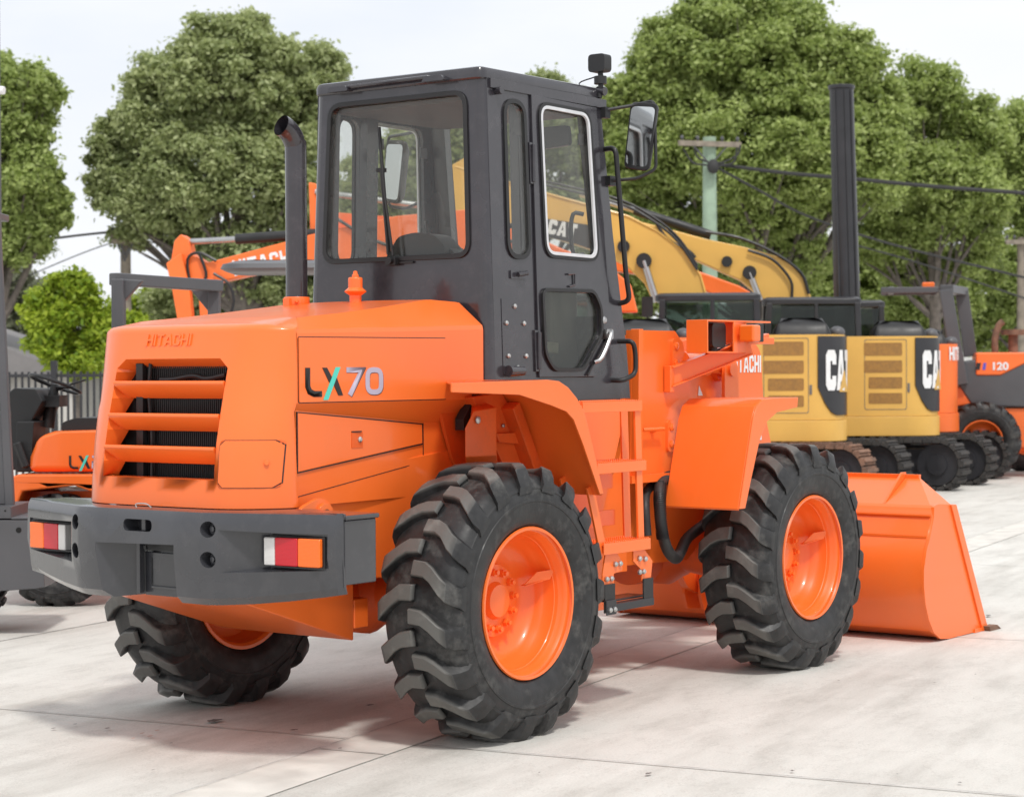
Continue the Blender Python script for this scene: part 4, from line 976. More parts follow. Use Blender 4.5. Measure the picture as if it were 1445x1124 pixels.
# ================================================================== GROUND
def concrete():
    m, nt, b = nmat('concrete_yard'); L = nt.links
    tc = N(nt, 'ShaderNodeTexCoord'); mp = N(nt, 'ShaderNodeMapping'); mp.inputs['Rotation'].default_value = (0, 0, -math.atan(.187)); L.new(tc.outputs['Object'], mp.inputs[0])
    def noise(s, d=6, r=.6, st=(1, 1, 1)):
        q = N(nt, 'ShaderNodeMapping'); q.inputs['Scale'].default_value = st; L.new(mp.outputs[0], q.inputs[0])
        n = N(nt, 'ShaderNodeTexNoise'); n.inputs['Scale'].default_value = s; n.inputs['Detail'].default_value = d; n.inputs['Roughness'].default_value = r; L.new(q.outputs[0], n.inputs[0]); return n
    a = noise(.35, 5); c = noise(2.2, 8, .65, (.5, 1.6, 1)); d = noise(90, 4, .7); e = noise(9, 6, .6)
    r1 = ramp(nt, a.outputs[0], [(.3, (.60, .585, .55)), (.7, (.70, .685, .65))])
    r2 = ramp(nt, c.outputs[0], [(.32, (.80, .79, .77)), (.5, (.97, .965, .95)), (.7, (1.06, 1.06, 1.05))])
    r3 = ramp(nt, d.outputs[0], [(.25, (.86,)*3), (.6, (1.03,)*3)])
    r4 = ramp(nt, e.outputs[0], [(.20, (.72, .70, .68)), (.33, (1, 1, 1))])
    x = r1.outputs[0]
    st = noise(.9, 5, .6, (.12, 1.5, 1)); r5 = ramp(nt, st.outputs[0], [(.36, (.84, .83, .82)), (.48, (1, 1, 1))]); cr_ = noise(1.3, 9, .75); r6 = ramp(nt, cr_.outputs[0], [(.492, (1, 1, 1)), (.4985, (.80, .79, .78)), (.505, (1, 1, 1))])
    for r in (r2, r3, r4, r5, r6):
        k = N(nt, 'ShaderNodeMix', data_type='RGBA', blend_type='MULTIPLY'); k.inputs[0].default_value = 1; L.new(x, k.inputs[6]); L.new(r.outputs[0], k.inputs[7]); x = k.outputs[2]
    L.new(x, b.inputs['Base Color']); b.inputs['Roughness'].default_value = .85
    bp = N(nt, 'ShaderNodeBump'); bp.inputs['Strength'].default_value = .25; bp.inputs['Distance'].default_value = .01; L.new(d.outputs[0], bp.inputs['Height']); L.new(bp.outputs[0], b.inputs['Normal'])
    return m
M['concrete'] = concrete()
M['concrete_pale'] = paint('channel_concrete', (.66, .635, .585), .85, 0, .12, 5, bump=.1, dirt=.3, dcol=(.38, .35, .31))
M['joint'] = paint('joint_filler', (.49, .475, .45), .9, 0, .3, 8)
M['stain'] = paint('oil_stain', (.15, .135, .125), .6, 0, .2, 12)
M['stainred'] = paint('rust_stain', (.52, .36, .30), .8, 0, .2, 12)
g = MB(); g.add([(-60, -60, 0), (400, -300, 0), (700, 500, 0), (-60, 400, 0)], [(0, 1, 2, 3)]); tag(g.build('ground', 'concrete', smooth=False), kind='structure')
# joints, channel strip and stains of the yard (4 mm sheets)
GA = math.atan(.187)
def gp(u, v): c, s = math.cos(GA), math.sin(GA); return (-.3+u*c-v*s, -.36+u*s+v*c)     # u along the joints
def strip(mb, u0, u1, v, w, z=.004):
    q = [gp(u0, v-w/2), gp(u1, v-w/2), gp(u1, v+w/2), gp(u0, v+w/2)]; mb.add([(x, y, z) for x, y in q], [(0, 1, 2, 3)])
ms = MB(); strip(ms, -12, 40, -.165, .33, .004); tag(ms.build('drain_strip', 'concrete_pale', smooth=False), kind='structure')
mj = MB()
strip(mj, -12, 40, .004, .010, .008)
for v in (3.6, 7.2, 10.8, 14.4, 18.0, -3.9, 21.6): strip(mj, -12, 45, v, .014, .004)
for u in (-9, -4.6, -.15, 4.3, 8.8, 13.3, 17.8, 22.3, 26.8):
    for v0, v1 in ((-12, -.34), (.01, 30)):
        q = [gp(u-.006, v0), gp(u+.006, v0), gp(u+.006, v1), gp(u-.006, v1)]; mj.add([(x, y, .0065) for x, y in q], [(0, 1, 2, 3)])
for u in (-2.3, -.42, 1.5, 3.4, 5.3): q = [gp(u-.006, -.33), gp(u+.006, -.33), gp(u+.006, 0), gp(u-.006, 0)]; mj.add([(x, y, .0085) for x, y in q], [(0, 1, 2, 3)])
tag(mj.build('slab_joints', 'joint', smooth=False), kind='structure')
def blob(mb, c, r, n=14, z=.011, asp=1.6):
    k = [r*random.uniform(.55, 1.15) for _ in range(n)]; a0 = random.random()*3
    vs = [(c.x+math.cos(2*PI*i/n)*k[i]*asp*math.cos(.18)-math.sin(2*PI*i/n)*k[i]*math.sin(.18), c.y+math.cos(2*PI*i/n)*k[i]*asp*math.sin(.18)+math.sin(2*PI*i/n)*k[i]*math.cos(.18), z) for i in range(n)]
    mb.add(vs, [tuple(range(n))])
ms = MB()
for px, py, r in ((302, 1019, .035), (152, 1030, .012), (75, 1030, .010), (522, 997, .018), (915, 1094, .012), (1118, 1090, .010), (1395, 870, .02), (415, 1032, .014)): blob(ms, ground_at(px, py), r)
for k in range(26): blob(ms, ground_at(random.uniform(0, 1445), random.uniform(850, 1110)), random.uniform(.003, .009), 7)
tag(ms.build('oil_stains', 'stain', smooth=False), kind='stuff')
ms = MB()
for px, py, r in ((200, 1037, .008), (212, 1041, .012), (222, 1033, .008), (188, 1044, .006)): blob(ms, ground_at(px, py), r, asp=2.4)
tag(ms.build('rust_stains', 'stainred', smooth=False), kind='stuff')

# ================================================================== MACHINES BEHIND
A_LEFT = YAW+PI/2      # heading of a machine that faces the left of the photo
HOR = 517.
def zat(py, D): return CAM.z+(HOR-py)/FPX*D
def track_mb(L=2.9, H=.68, W=.42, shoes=52):
    mb = MB(); r = H/2; path = []
    s = L-2*r; per = 2*s+2*PI*r
    for i in range(shoes):
        d = per*i/shoes
        if d < s: p = (-s/2+d, H); t = (1, 0)
        elif d < s+PI*r: a = (d-s)/r; p = (s/2+r*math.sin(a), r+r*math.cos(a)); t = (math.cos(a), -math.sin(a))
        elif d < 2*s+PI*r: q = d-s-PI*r; p = (s/2-q, 0); t = (-1, 0)
        else: a = (d-2*s-PI*r)/r; p = (-s/2-r*math.sin(a), r-r*math.cos(a)); t = (-math.cos(a), math.sin(a))
        n = (-t[1], t[0]); h = per/shoes*.40; th = .055
        for (k, o, ww) in ((h, -.0, W/2), (h*.45, .03, W/2-.01)):
            q = [(p[0]+t[0]*j*k+n[0]*m, p[1]+t[1]*j*k+n[1]*m) for j, m in ((-1, -th+o), (1, -th+o), (1, o-.012), (-1, o-.012))]
            mb.add([(x, -ww, max(z, .004)) for x, z in q]+[(x, ww, max(z, .004)) for x, z in q], [(0, 1, 2, 3), (7, 6, 5, 4), (0, 4, 5, 1), (1, 5, 6, 2), (2, 6, 7, 3), (3, 7, 4, 0)])
    return mb
def rollers_mb(L, H, W):
    mb = MB(); s = L-H
    for x in (-s/2, s/2): mb.cyl((x, -W*.42, H/2), (x, W*.42, H/2), H*.40, n=24); mb.cyl((x, W*.42, H/2), (x, W*.5, H/2), H*.20, n=12)
    for k in range(4): x = -s/2+s*(k+.5)/4; mb.cyl((x, -W*.4, .15), (x, W*.4, .15), .09, n=14)
    mb.box(-s/2, s/2, -W*.25, W*.25, .16, H-.14); return mb
def plan(x0, x1, hy, r, n=8):
    return arc(x0+r, -hy+r, r, 270, 180, n)[::1]+arc(x0+r, hy-r, r, 180, 90, n)+[(x1-.03, hy), (x1, hy-.03), (x1, -hy+.03), (x1-.03, -hy)]
def excavator(name, label, pxr, D, z1, body, dark, logo, group, track_rot=.3, boom=None, tracks='track', heading=0., cabz=2.55, grille=True):
    k = FPX/D; o = at(pxr-1.05*k, 800, D+.75); o.z = 0
    t = thing(name, label, 'excavator', o, A_LEFT-heading, group)
    for s in (-1, 1):
        tr = track_mb().build('track', tracks if s > 0 else 'track', t, smooth=False)
        tr.rotation_euler = (0, 0, track_rot); tr.location = (math.cos(track_rot)*-.25-math.sin(track_rot)*s*.68, math.sin(track_rot)*-.25+math.cos(track_rot)*s*.68, 0)
        rollers_mb(2.9, .68, .40).build('track_rollers', 'blackpaint', tr)
    MB().cyl((0, 0, .35), (0, 0, .72), .42, n=24).build('turntable', 'blackpaint', t)
    mb = MB(); mb.prism(plan(-1.05, .95, .90, .50), .26, XY(.70)); mb.build('counterweight', body, t, bevel=.03)
    pl = plan(-1.03, .25, .88, .48); mb = MB(); mb.prism(pl, z1-.965, XY(.965)); mb.prism(rpoly([(.252, -.88), (.9, -.88), (.9, -.05), (.252, -.05)], .05), z1-1.15, XY(.965)); bd = mb.build('engine_house', body, t, bevel=.035, seg=3)
    if grille:
        mb = MB()
        for a, b in ((1.935, 1.765), (1.70, 1.54), (1.48, 1.33), (1.27, 1.13)): mb.prism(rrect(-.50, b, .0 if b > 1.5 else -.06, a, .02), .004, side(.881, 1))
        mb.build('vent_mesh', 'yellowdk' if body == 'yellow' else 'black', bd)
        mb = MB(); mb.plate(rrect(-.56, 1.05, -.005, 1.98, .03), [rrect(-.553, 1.057, -.012, 1.973, .03)], .003, side(.881, 1)); mb.prism(rrect(-.60, 1.28, -.57, 1.40, .005), .006, side(.881, 1)); mb.build('panel_gap', 'stain', bd)
    # dark corner with the maker's lettering, wrapped round the rear corner
    R0 = .484; cx, cy = -1.03+.48, .88-.48
    def wrap(u, v, w):      # u metres along the side then round the corner, towards the rear
        if u < 0: return (cx-u, cy+R0+w, v)
        a = u/R0
        if a > PI/2: return (cx-R0-w, cy-(a-PI/2)*R0, v)
        return (cx-math.sin(a)*(R0+w), cy+math.cos(a)*(R0+w), v)
    if dark:
        mb = MB(); rows = []
        for i in range(15):
            u = .12+i*.09; zb = 1.02+.35*max(0, 1-i/3.)**2; rows.append([wrap(u, zb, .004), wrap(u, zb, .016), wrap(u, z1-.02, .016), wrap(u, z1-.02, .004)])
        mb.loft(rows, closed=True, cap=True); mb.build('corner_panel', 'blackpaint', bd, bevel=.004)
        lm = block_text(logo, .50, .006, lambda u, v, w: wrap(.22+u, 1.33+v, .020+w), w=.27, sx=.44, gap=.06); lm.build('maker_lettering', 'white', bd)
        mb = MB(); mb.prism([(.42, 1.31), (.53, 1.58), (.64, 1.31)], .006, lambda u, v, w: wrap(u, v, .030+w)); mb.build('logo_triangle', 'yellow', bd)
    elif logo:
        lm = block_text(logo, .19, .004, lambda u, v, w: wrap(.34+u, 1.70+v, .006+w), sx=.70); lm.build('maker_lettering', 'white', bd)
    mb = MB(); mb.loft([[(x, y, z) for x, y in inset(rpoly([(-.85, .18), (-.12, .18), (-.12, .78), (-.85, .78)], .10), d)] for z, d in ((z1-.01, 0), (z1+.07, .02), (z1+.14, .07), (z1+.19, .14), (z1+.21, .20))], closed=True, cap=True); mb.build('engine_cover', 'black', t, ang=50)
    mb = MB(); mb.sphere((-.93, .45, z1+.03), .10, 8, (1, 1, .8)); mb.build('filler_cap', 'greylight', t)
    # cab
    mb = MB(); c0, c1 = .02, 1.30
    for x, x2 in ((c0, c0+.06), (c1, c1-.06)):
        for y in (.02, .80): mb.bar((x, y, .97), (x2, y, cabz-.08), .075, .075)
    mb.bar((.62, .80, .97), (.62, .80, cabz-.08), .06, .05)
    for z in (1.02, 1.50): mb.box(c0, c1, .78, .82, z-.03 if z < 1.1 else z-.25, z+.03); mb.box(c0, c1, 0, .04, z-.03, z+.03)
    mb.loft([[(x, y, z) for x, y in rpoly([(c0+.0+d, -.01+d), (c1+.03-d, -.01+d), (c1+.03-d, .83-d), (c0+d, .83-d)], .09)] for z, d in ((cabz-.10, .0), (cabz-.03, .0), (cabz, .05))], closed=True, cap=True)
    cb = mb.build('cab', 'blackpaint', t, bevel=.01)
    mb = MB(); mb.box(c0+.05, .60, .805, .808, 1.53, cabz-.12); mb.box(.64, c1-.06, .805, .808, 1.53, cabz-.12); mb.box(c0+.05, c1-.06, .02, .023, 1.1, cabz-.12); mb.build('side_window', 'glass_dark', cb)
    mb = MB(); mb.add([(c1-.0, .04, 1.0), (c1-.0, .78, 1.0), (c1-.06, .78, cabz-.12), (c1-.06, .04, cabz-.12)], [(0, 1, 2, 3)]); mb.add([(c0+.0, .06, 1.6), (c0+.0, .76, 1.6), (c0+.05, .76, cabz-.12), (c0+.05, .06, cabz-.12)], [(0, 1, 2, 3)]); mb.build('end_window', 'glass_dark', cb)
    mb = MB(); mb.box(.35, .75, .25, .65, 1.2, 1.5); mb.box(.28, .42, .25, .65, 1.5, 2.05); mb.build('seat', 'black', cb, bevel=.04)
    mb = MB(); mb.tube([(c1+.03, .78, 1.9), (c1+.12, .98, 2.1), (c1+.12, 1.0, 2.35)], .012, 6); mb.prism(rrect(c1+.05, 2.25, c1+.19, 2.50, .02), .03, side(.99, 1)); mb.build('side_mirror', 'black', cb)
    t['_k'] = k; t['_pxr'] = pxr; t['_D'] = D
    return t
def loc_of(t, D):    # photo pixel -> local x,z in the plane of a side-on machine at depth D
    pxr = t['_pxr']; k = FPX/D
    return lambda px, py: ((pxr-px)/k-1.05, zat(py, D))
def clean(t):
    for q in ('_k', '_pxr', '_D'): del t[q]

GX = 'excavators parked in a row behind the loader'
c1 = excavator('excavator', 'yellow excavator nearest the loader, front fender overlapping its vented side panel', 1195, 25.6, 2.02, 'yellow', True, 'CAT', GX, -.40, tracks='rust', heading=R(6))
f = loc_of(c1, 26.2)
bp_ = [(1003, 425), (992, 385), (968, 350), (932, 322), (890, 300), (840, 285), (760, 262), (640, 225), (625, 240), (640, 275), (740, 318), (838, 350), (885, 372), (912, 398), (925, 425)]
b1 = MB().prism([f(*p) for p in bp_], .30, side(-.15, -1)).build('boom', 'yellow', c1, bevel=.02)
mb = MB(); P = [f(*p) for p in bp_]
for q in (P[:8], ): mb.tube([(x, -.148, z-.02) for x, z in q], .018, 6)
mb.build('boom_weld', 'yellow', b1)
mb = MB()
for k_, off in ((0, .05), (1, .10), (2, -.10)): mb.tube([(x, -.11-.03*k_, z+off) for x, z in [f(*p) for p in ((720, 250), (800, 268), (880, 290), (930, 318), (962, 346), (988, 385))]], .020, 6, smooth=4)
build_pieces(mb, 'boom_hose', 'black', b1)
st = [(658, 212), (625, 230), (615, 260), (628, 340), (660, 340), (668, 250)]
MB().prism([f(*p) for p in st], .22, side(-.14, -1)).build('stick', 'yellow', c1, bevel=.02)
mb = MB(); x, z = f(883, 345); mb.cyl((x, -.15, z), (x, -.08, z), .08, n=16); x, z = f(912, 366); mb.cyl((x, -.15, z), (x, -.05, z), .10, n=16); build_pieces(mb, 'boom_pin', 'black', c1)
mb = MB(); a, b = f(912, 366), f(930, 425); mb.cyl((a[0], -.09, a[1]), (b[0], -.09, b[1]), .045); mb.build('cylinder_rod', 'chrome', c1)
x, z = f(768, 345)
mb = MB(); mb.prism([f(*p) for p in ((766, 303), (836, 314), (846, 352), (818, 342), (766, 328))], .01, side(-.145, 1)); mb.build('logo_panel', 'decalblack', b1)
x, z = f(773, 325); ca, sa = math.cos(R(-12)), math.sin(R(-12))
lm = block_text('CAT', .19, .004, lambda u, v, w: (x-(u*ca-v*sa), -.132+w, z+u*sa+v*ca), w=.27, sx=.85, gap=.08); lm.build('maker_lettering', 'white', b1)
clean(c1)
c2 = excavator('excavator', 'second yellow excavator, black rubber tracks reaching right of the orange bucket', 1322, 27.4, 2.02, 'yellow', True, 'CAT', GX, -.42, heading=R(4))
f = loc_of(c2, 28.0)
bp_ = [(1152, 425), (1135, 385), (1105, 362), (1060, 348), (1000, 335), (940, 318), (870, 300), (800, 283), (800, 312), (870, 330), (950, 350), (1000, 372), (1050, 395), (1085, 425)]
b2_ = MB().prism([f(*p) for p in bp_], .30, side(-.15, -1)).build('boom', 'yellow', c2, bevel=.02)
mb = MB(); a, b = f(898, 292), f(1008, 329); mb.cyl((a[0], -.30, a[1]), (b[0], -.30, b[1]), .065)
mb.tube([(x, -.12, z) for x, z in [f(*p) for p in ((1000, 325), (1050, 335), (1100, 358), (1135, 385), (1146, 415))]], .022, 7, smooth=4)
mb.tube([(x, -.10, z) for x, z in [f(*p) for p in ((1060, 352), (1095, 366), (1120, 395), (1122, 420))]], .020, 7, smooth=4)
mb.tube([(x, -.12, z) for x, z in [f(*p) for p in ((930, 312), (945, 335), (975, 352), (985, 362))]], .024, 7, smooth=4)
x, z = f(1030, 368); mb.cyl((x, -.15, z), (x, -.08, z), .075, n=16); x, z = f(1062, 384); mb.cyl((x, -.15, z), (x, -.05, z), .095, n=16)
build_pieces(mb, 'boom_hose', 'black', c2)
mb = MB(); a, b = f(1062, 384), f(1078, 425); mb.cyl((a[0], -.09, a[1]), (b[0], -.09, b[1]), .042); a, b = f(820, 268), f(898, 292); mb.cyl((a[0], -.30, a[1]), (b[0], -.30, b[1]), .040); build_pieces(mb, 'cylinder_rod', 'chrome', c2)
clean(c2)
c3 = excavator('excavator', 'narrow glimpse of an orange excavator between yellow excavator and grey roll frame', 1349, 28.9, 1.93, 'orange_far', False, 'HITACHI', GX, -.42, heading=R(4), grille=False)
f = loc_of(c3, 31); MB().prism([f(*p) for p in ((1100, 430), (1062, 408), (1000, 385), (940, 372), (880, 366), (880, 385), (950, 395), (1010, 412), (1050, 430))], .3, side(-.15, -1)).build('boom', 'orange_far', c3, bevel=.02); clean(c3)
# orange excavator whose boom and stick reach left of the exhaust
c4 = excavator('excavator', 'orange excavator behind the loader with its boom reaching left past the exhaust', 985, 22.5, 1.95, 'orange_far', False, '', GX, .30, heading=R(5), cabz=2.45, grille=False)
f = loc_of(c4, 23.2)
bp_ = [(905, 440), (895, 400), (862, 372), (800, 350), (740, 322), (660, 292), (560, 300), (436, 325), (400, 335), (285, 364), (262, 350), (258, 330), (247, 322), (237, 332), (232, 360), (240, 385), (262, 395), (300, 393), (400, 372), (440, 372), (560, 372), (700, 400), (800, 425), (850, 440)]
b4 = MB().prism([f(*p) for p in bp_], .26, side(-.12, -1)).build('boom', 'orange_far', c4, bevel=.02)
MB().prism([f(*p) for p in ((272, 388), (293, 388), (296, 470), (276, 470))], .20, side(-.10, -1)).build('stick', 'orange_far', c4, bevel=.015)
MB().prism([f(*p) for p in ((228, 365), (250, 350), (262, 400), (268, 470), (248, 470), (236, 400))], .14, side(-.02, -1)).build('bucket_link', 'orange_far', c4, bevel=.015)
MB().prism([f(*p) for p in ((430, 248), (440, 250), (470, 292), (560, 300), (560, 320), (432, 335))], .16, side(-.30, -1)).build('second_boom_arm', 'orange_far', c4, bevel=.015)
mb = MB(); a, b = f(325, 330), f(470, 322); mb.cyl((a[0], -.22, a[1]), (b[0], -.22, b[1]), .06)
for q in ((262, 400, 258, 360, 275, 350, 300, 362), (240, 402, 262, 402, 285, 385, 275, 350), (296, 380, 318, 395, 325, 420, 318, 445)): mb.tube([(f(q[i], q[i+1])[0], -.08, f(q[i], q[i+1])[1]) for i in (0, 2, 4, 6)], .018, 6, smooth=4)
for q in (((470, 300), (520, 330), (560, 345), (600, 350)), ((700, 330), (760, 350), (800, 375), (820, 400)), ((690, 345), (750, 360), (800, 395), (815, 420))): mb.tube([(f(*p)[0], -.09, f(*p)[1]) for p in q], .022, 6, smooth=4)
build_pieces(mb, 'hose', 'black', c4)
mb = MB(); a, b = f(258, 333), f(325, 330); mb.cyl((a[0], -.22, a[1]), (b[0], -.22, b[1]), .035); a, b = f(440, 262), f(600, 285); mb.cyl((a[0], -.30, a[1]), (b[0], -.30, b[1]), .035); build_pieces(mb, 'cylinder_rod', 'chrome', c4)
x, z = f(326, 384); ca, sa = math.cos(R(11)), math.sin(R(11))
lm = block_text('HITACHI', .18, .004, lambda u, v, w: (x-(u*ca-v*sa), -.118+w, z+u*sa+v*ca), sx=.85); lm.build('maker_lettering', 'white', b4)
clean(c4)

# tall black mast
o = at(1199, 700, 28.6); o.z = 0
ms_ = thing('drill_mast', 'tall black round steel mast rising behind the two yellow excavators', 'mast', o, A_LEFT)
top = at(1187, 124, 28.6)-o; tl_ = Vector((0.10, 0, top.z)); 
MB().tube([(0, 0, 1.2), tl_], [.19, .165], 28).build('mast_tube', 'blackpaint', ms_)
mb = MB(); mb.tube([tl_-Vector((0, 0, .035)), tl_+Vector((0, 0, .02))], [.185, .185], 28); mb.build('mast_cap', 'blackpaint', ms_, bevel=.01)
mb = MB()
for q, yy in ((.13, .135), (-.02, .19), (-.12, .145)): mb.bar((q, yy*1.05, 1.3), tl_+Vector((q*.9, yy*.9, -.06)), .022, .030, (0, 1, 0))
build_pieces(mb, 'mast_rail', 'blackpaint', ms_)
mb = MB(); mb.box(-.45, .45, -.4, .4, 0, .9); mb.box(-.28, .28, -.25, .25, .9, 1.35); mb.build('mast_base', 'blackpaint', ms_, bevel=.04)

# grey/orange wheel machine with roll frame at the right edge
def simple_wheel(r, w, seed):
    mb = make_tyre(seed, hub=.598, nl=17); kk = r/.613
    mb.v = [(x*kk, y*w/.42, z*kk) for x, y, z in mb.v]; return mb
D = 30.2; k = FPX/D; o = at(1385, 700, D); o.z = 0
r1 = thing('wheel_loader', 'orange and dark grey wheel loader with grey roll frame at the right edge', 'wheel loader', o, A_LEFT-R(10))
g = lambda px, py: ((1385-px)/k, zat(py, D))
P = lambda *q: [g(*p) for p in q]
for yy, dx in ((.60, 0), (-1.0, 0)):
    w_ = MB(); R2 = .55; m2 = rim_mb(1 if yy > 0 else -1); w_.add([(x*.88, y*.8, z*.88) for x, y, z in m2.v], m2.f)
    wo_ = w_.build('wheel', 'orange_far', r1, loc=(.03, yy, .548)); t_ = simple_wheel(.56, .36, 8).build('tyre', 'tyre', wo_, ang=28)
for yy in (.6, -1.0):
    w_ = MB(); m2 = rim_mb(1 if yy > 0 else -1); w_.add([(x*.88, y*.8, z*.88) for x, y, z in m2.v], m2.f)
    wo_ = w_.build('wheel', 'orange_far', r1, loc=(-1.9 if yy > 0 else -.75, yy if yy > 0 else -1.6, .548)); simple_wheel(.56, .36, 9).build('tyre', 'tyre', wo_, ang=28)
mb = MB(); mb.prism(P((1360, 512), (1388, 508), (1520, 508), (1520, 578), (1372, 575), (1352, 545)), 1.1, side(.30, -1)); mb.build('side_cover', 'greylight', r1, bevel=.03)
mb = MB(); mb.prism(P((1376, 500), (1450, 500), (1520, 512), (1450, 512), (1410, 532), (1376, 532)), 1.14, side(.32, -1)); mb.build('bonnet', 'orange_far', r1, bevel=.025)
mb = MB(); mb.prism(P((1385, 578), (1520, 578), (1520, 632), (1405, 632), (1400, 600)), 1.0, side(.25, -1)); mb.prism(P((1345, 548), (1370, 548), (1370, 572), (1350, 575)), 1.0, side(.28, -1)); mb.build('chassis', 'orange_far', r1, bevel=.02)
mb = MB()
for y in (.35, -.55):
    s0, s1 = ((1335, 412), (1356, 545)) if y > 0 else ((1360, 412), (1372, 505))
    a, b = g(*s0), g(*s1); mb.bar((a[0], .32 if y > 0 else -.45, a[1]), (b[0], .32 if y > 0 else -.45, b[1]), .19, .16, (0, 1, 0))
    a, b = g(1330, 411), g(1246, 411); mb.bar((a[0]+.05, .30 if y > 0 else -.50, a[1]-.01), (b[0], .30 if y > 0 else -.50, b[1]-.01), .10, .09)
a = g(1336, 411); a3 = g(1360, 412); mb.bar((a[0], .36, a[1]), (a3[0], -.50, a3[1]), .20, .12); a = g(1260, 411); mb.bar((a[0], .33, a[1]), (a[0], -.52, a[1]), .09, .09)
a = g(1320, 411); mb.box(a[0]-.2, g(1262, 411)[0], -.5, .3, a[1]-.01, a[1]+.015)
mb.build('roll_frame', 'greylight', r1, bevel=.02)
a = g(1312, 405); MB().box(a[0]-.09, a[0]+.09, -.1, .1, a[1]-.03, a[1]+.05).build('beacon', 'lens_amber', r1, bevel=.02)
mb = MB(); mb.prism(P((1318, 490), (1332, 465), (1330, 500), (1322, 520)), .4, side(.1, -1)); mb.build('seat', 'black', r1, bevel=.03)
a = g(1387, 524); ca = .0
lm = text_mb('120', .11, .004, lambda u, v, w: (a[0]-.10-u, .325+w, a[1]+v), bold=.05, sx=1.1); lm.build('model_number', 'white', r1)
mb = MB(); mb.prism([(a[0]+.06, a[1]), (a[0]+.12, a[1]), (a[0]+.10, a[1]+.10), (a[0]+.04, a[1]+.10)], .004, side(.322, 1)); mb.build('dark_letter_mark', 'decalblack', r1)
mb = MB(); mb.prism([(a[0]-.02, a[1]), (a[0]+.02, a[1]), (a[0]+.005, a[1]+.10), (a[0]-.035, a[1]+.10)], .004, side(.322, 1)); mb.build('blue_letter_mark', M.setdefault('blue', paint('blue_decal', (.08, .10, .55), .4)), r1)
mb = MB(); x, z = g(1404, 480); mb.tube([(x, 0, z-.25), (x, 0, z), (x-.05, 0, z+.18), (x-.12, 0, z+.25)], .05, 10, smooth=4); mb.build('exhaust_stack', 'rust', r1)
mb = MB(); x, z = g(1430, 480); mb.cyl((x, -.2, z-.2), (x, -.2, z+.05), .07); mb.cyl((x, -.2, z+.05), (x, -.2, z+.13), .18); mb.build('air_intake', 'rust', r1)

# ---------------- small loader at the left
D = 14.3; k = FPX/D; o = at(82, 700, D+.0); o.z = 0
s1 = thing('compact_loader', 'small orange loader with black steering wheel and seat, left of the big loader', 'loader', o, A_LEFT-R(4))
g = lambda px, py: ((82-px)/k, zat(py, D)); P = lambda *q: [g(*p) for p in q]
for x, yy in ((0, .0), (0, -1.0), (-1.55, .0), (-1.55, -1.0)):
    m2 = rim_mb(1 if yy > -.5 else -1); w_ = MB(); w_.add([(a*.62, b*.55, c*.62) for a, b, c in m2.v], m2.f); wo_ = w_.build('wheel', 'orange', s1, loc=(x, yy, .384)); t_ = simple_wheel(.393, .24, 6 if x == 0 else 7).build('tyre', 'tyre', wo_, ang=28)
mb = MB()
pr = P((38, 662), (40, 640), (52, 612), (75, 604), (150, 602), (330, 600), (330, 662)); mb.prism(pr, .80, side(.0, -1)); hd = mb.build('bonnet', 'orange', s1, bevel=.05, seg=4)
mb = MB(); mb.prism(P((4, 672), (30, 664), (330, 664), (330, 690), (150, 694), (110, 680), (35, 688), (22, 722), (0, 722)), .95, side(.08, -1)); mb.prism(P((10, 690), (330, 690), (330, 730), (30, 730)), .55, side(-.15, -1)); mb.build('mudguard', 'orange', s1, bevel=.015)
mb = MB(); mb.prism(P((-10, 560), (10, 543), (42, 545), (52, 562), (30, 600), (35, 660), (0, 660)), .5, side(-.15, -1)); mb.prism(P((20, 590), (45, 590), (40, 662), (18, 662)), .3, side(-.05, -1)); mb.tube([(g(22, 620)[0], -.02, g(22, 620)[1]), (g(35, 655)[0], -.02, g(35, 655)[1])], .03); mb.build('console', 'black', s1, bevel=.02)
mb = MB(); a, b = g(46, 600), g(58, 538); mb.tube([(a[0], -.35, a[1]), (b[0], -.35, b[1])], [.05, .03], 12); mb.box(b[0]-.06, b[0]+.10, -.45, -.25, b[1]-.16, b[1]-.08); mb.tube([(b[0]+.0, -.35, b[1]-.05), (b[0]-.14, -.28, b[1]), (b[0]-.25, -.25, b[1]+.03)], .008, 6)
c = Vector((b[0], -.35, b[1])); T = Matrix.Translation(c)@Matrix.Rotation(R(-18), 4, 'Y')@Matrix.Rotation(R(12), 4, 'X')
mb.tube([T@Vector((.185*math.cos(2*PI*i/30), .185*math.sin(2*PI*i/30), 0)) for i in range(30)], .013, 8, closed=True)
for q in (.4, 2.5, 4.6): mb.tube([T@Vector((0, 0, -.02)), T@Vector((.18*math.cos(q), .18*math.sin(q), 0))], .011, 6)
mb.build('steering_wheel', 'black', s1)
mb = MB(); a = g(113, 603); mb.prism(rpoly(P((80, 604), (82, 592), (100, 586), (150, 586), (150, 604)), .02), .5, side(-.12, -1)); mb.prism(rpoly(P((136, 600), (140, 560), (150, 545), (162, 545), (162, 600)), .02), .46, side(-.14, -1)); mb.build('operator_seat', 'black', s1, bevel=.02)
mb = MB(); mb.prism(P((117, 590), (117, 562), (124, 557), (131, 562), (136, 590)), .05, side(-.62, -1)); a = g(127, 545); mb.build('seat_side_panel', 'orange', s1, bevel=.01)
mb = MB(); F = lambda u, v, w: (g(98, 657)[0]-u, .003+w, g(98, 657)[1]+v)
q_ = .78; S = lambda L: [(a*q_, b*q_) for a, b in L]
stroke(mb, S([(.012, .118), (.012, .040), (.022, .018), (.045, .008), (.085, .008)]), .016, .002, F); mb.prism(S([(.088, .118), (.112, .118), (.137, .078), (.124, .055)]), .002, F); mb.prism(S([(.150, .056), (.162, .078), (.196, .0), (.172, .0), (.150, .040)]), .002, F); mb.build('black_lettering', 'decalblack', s1)
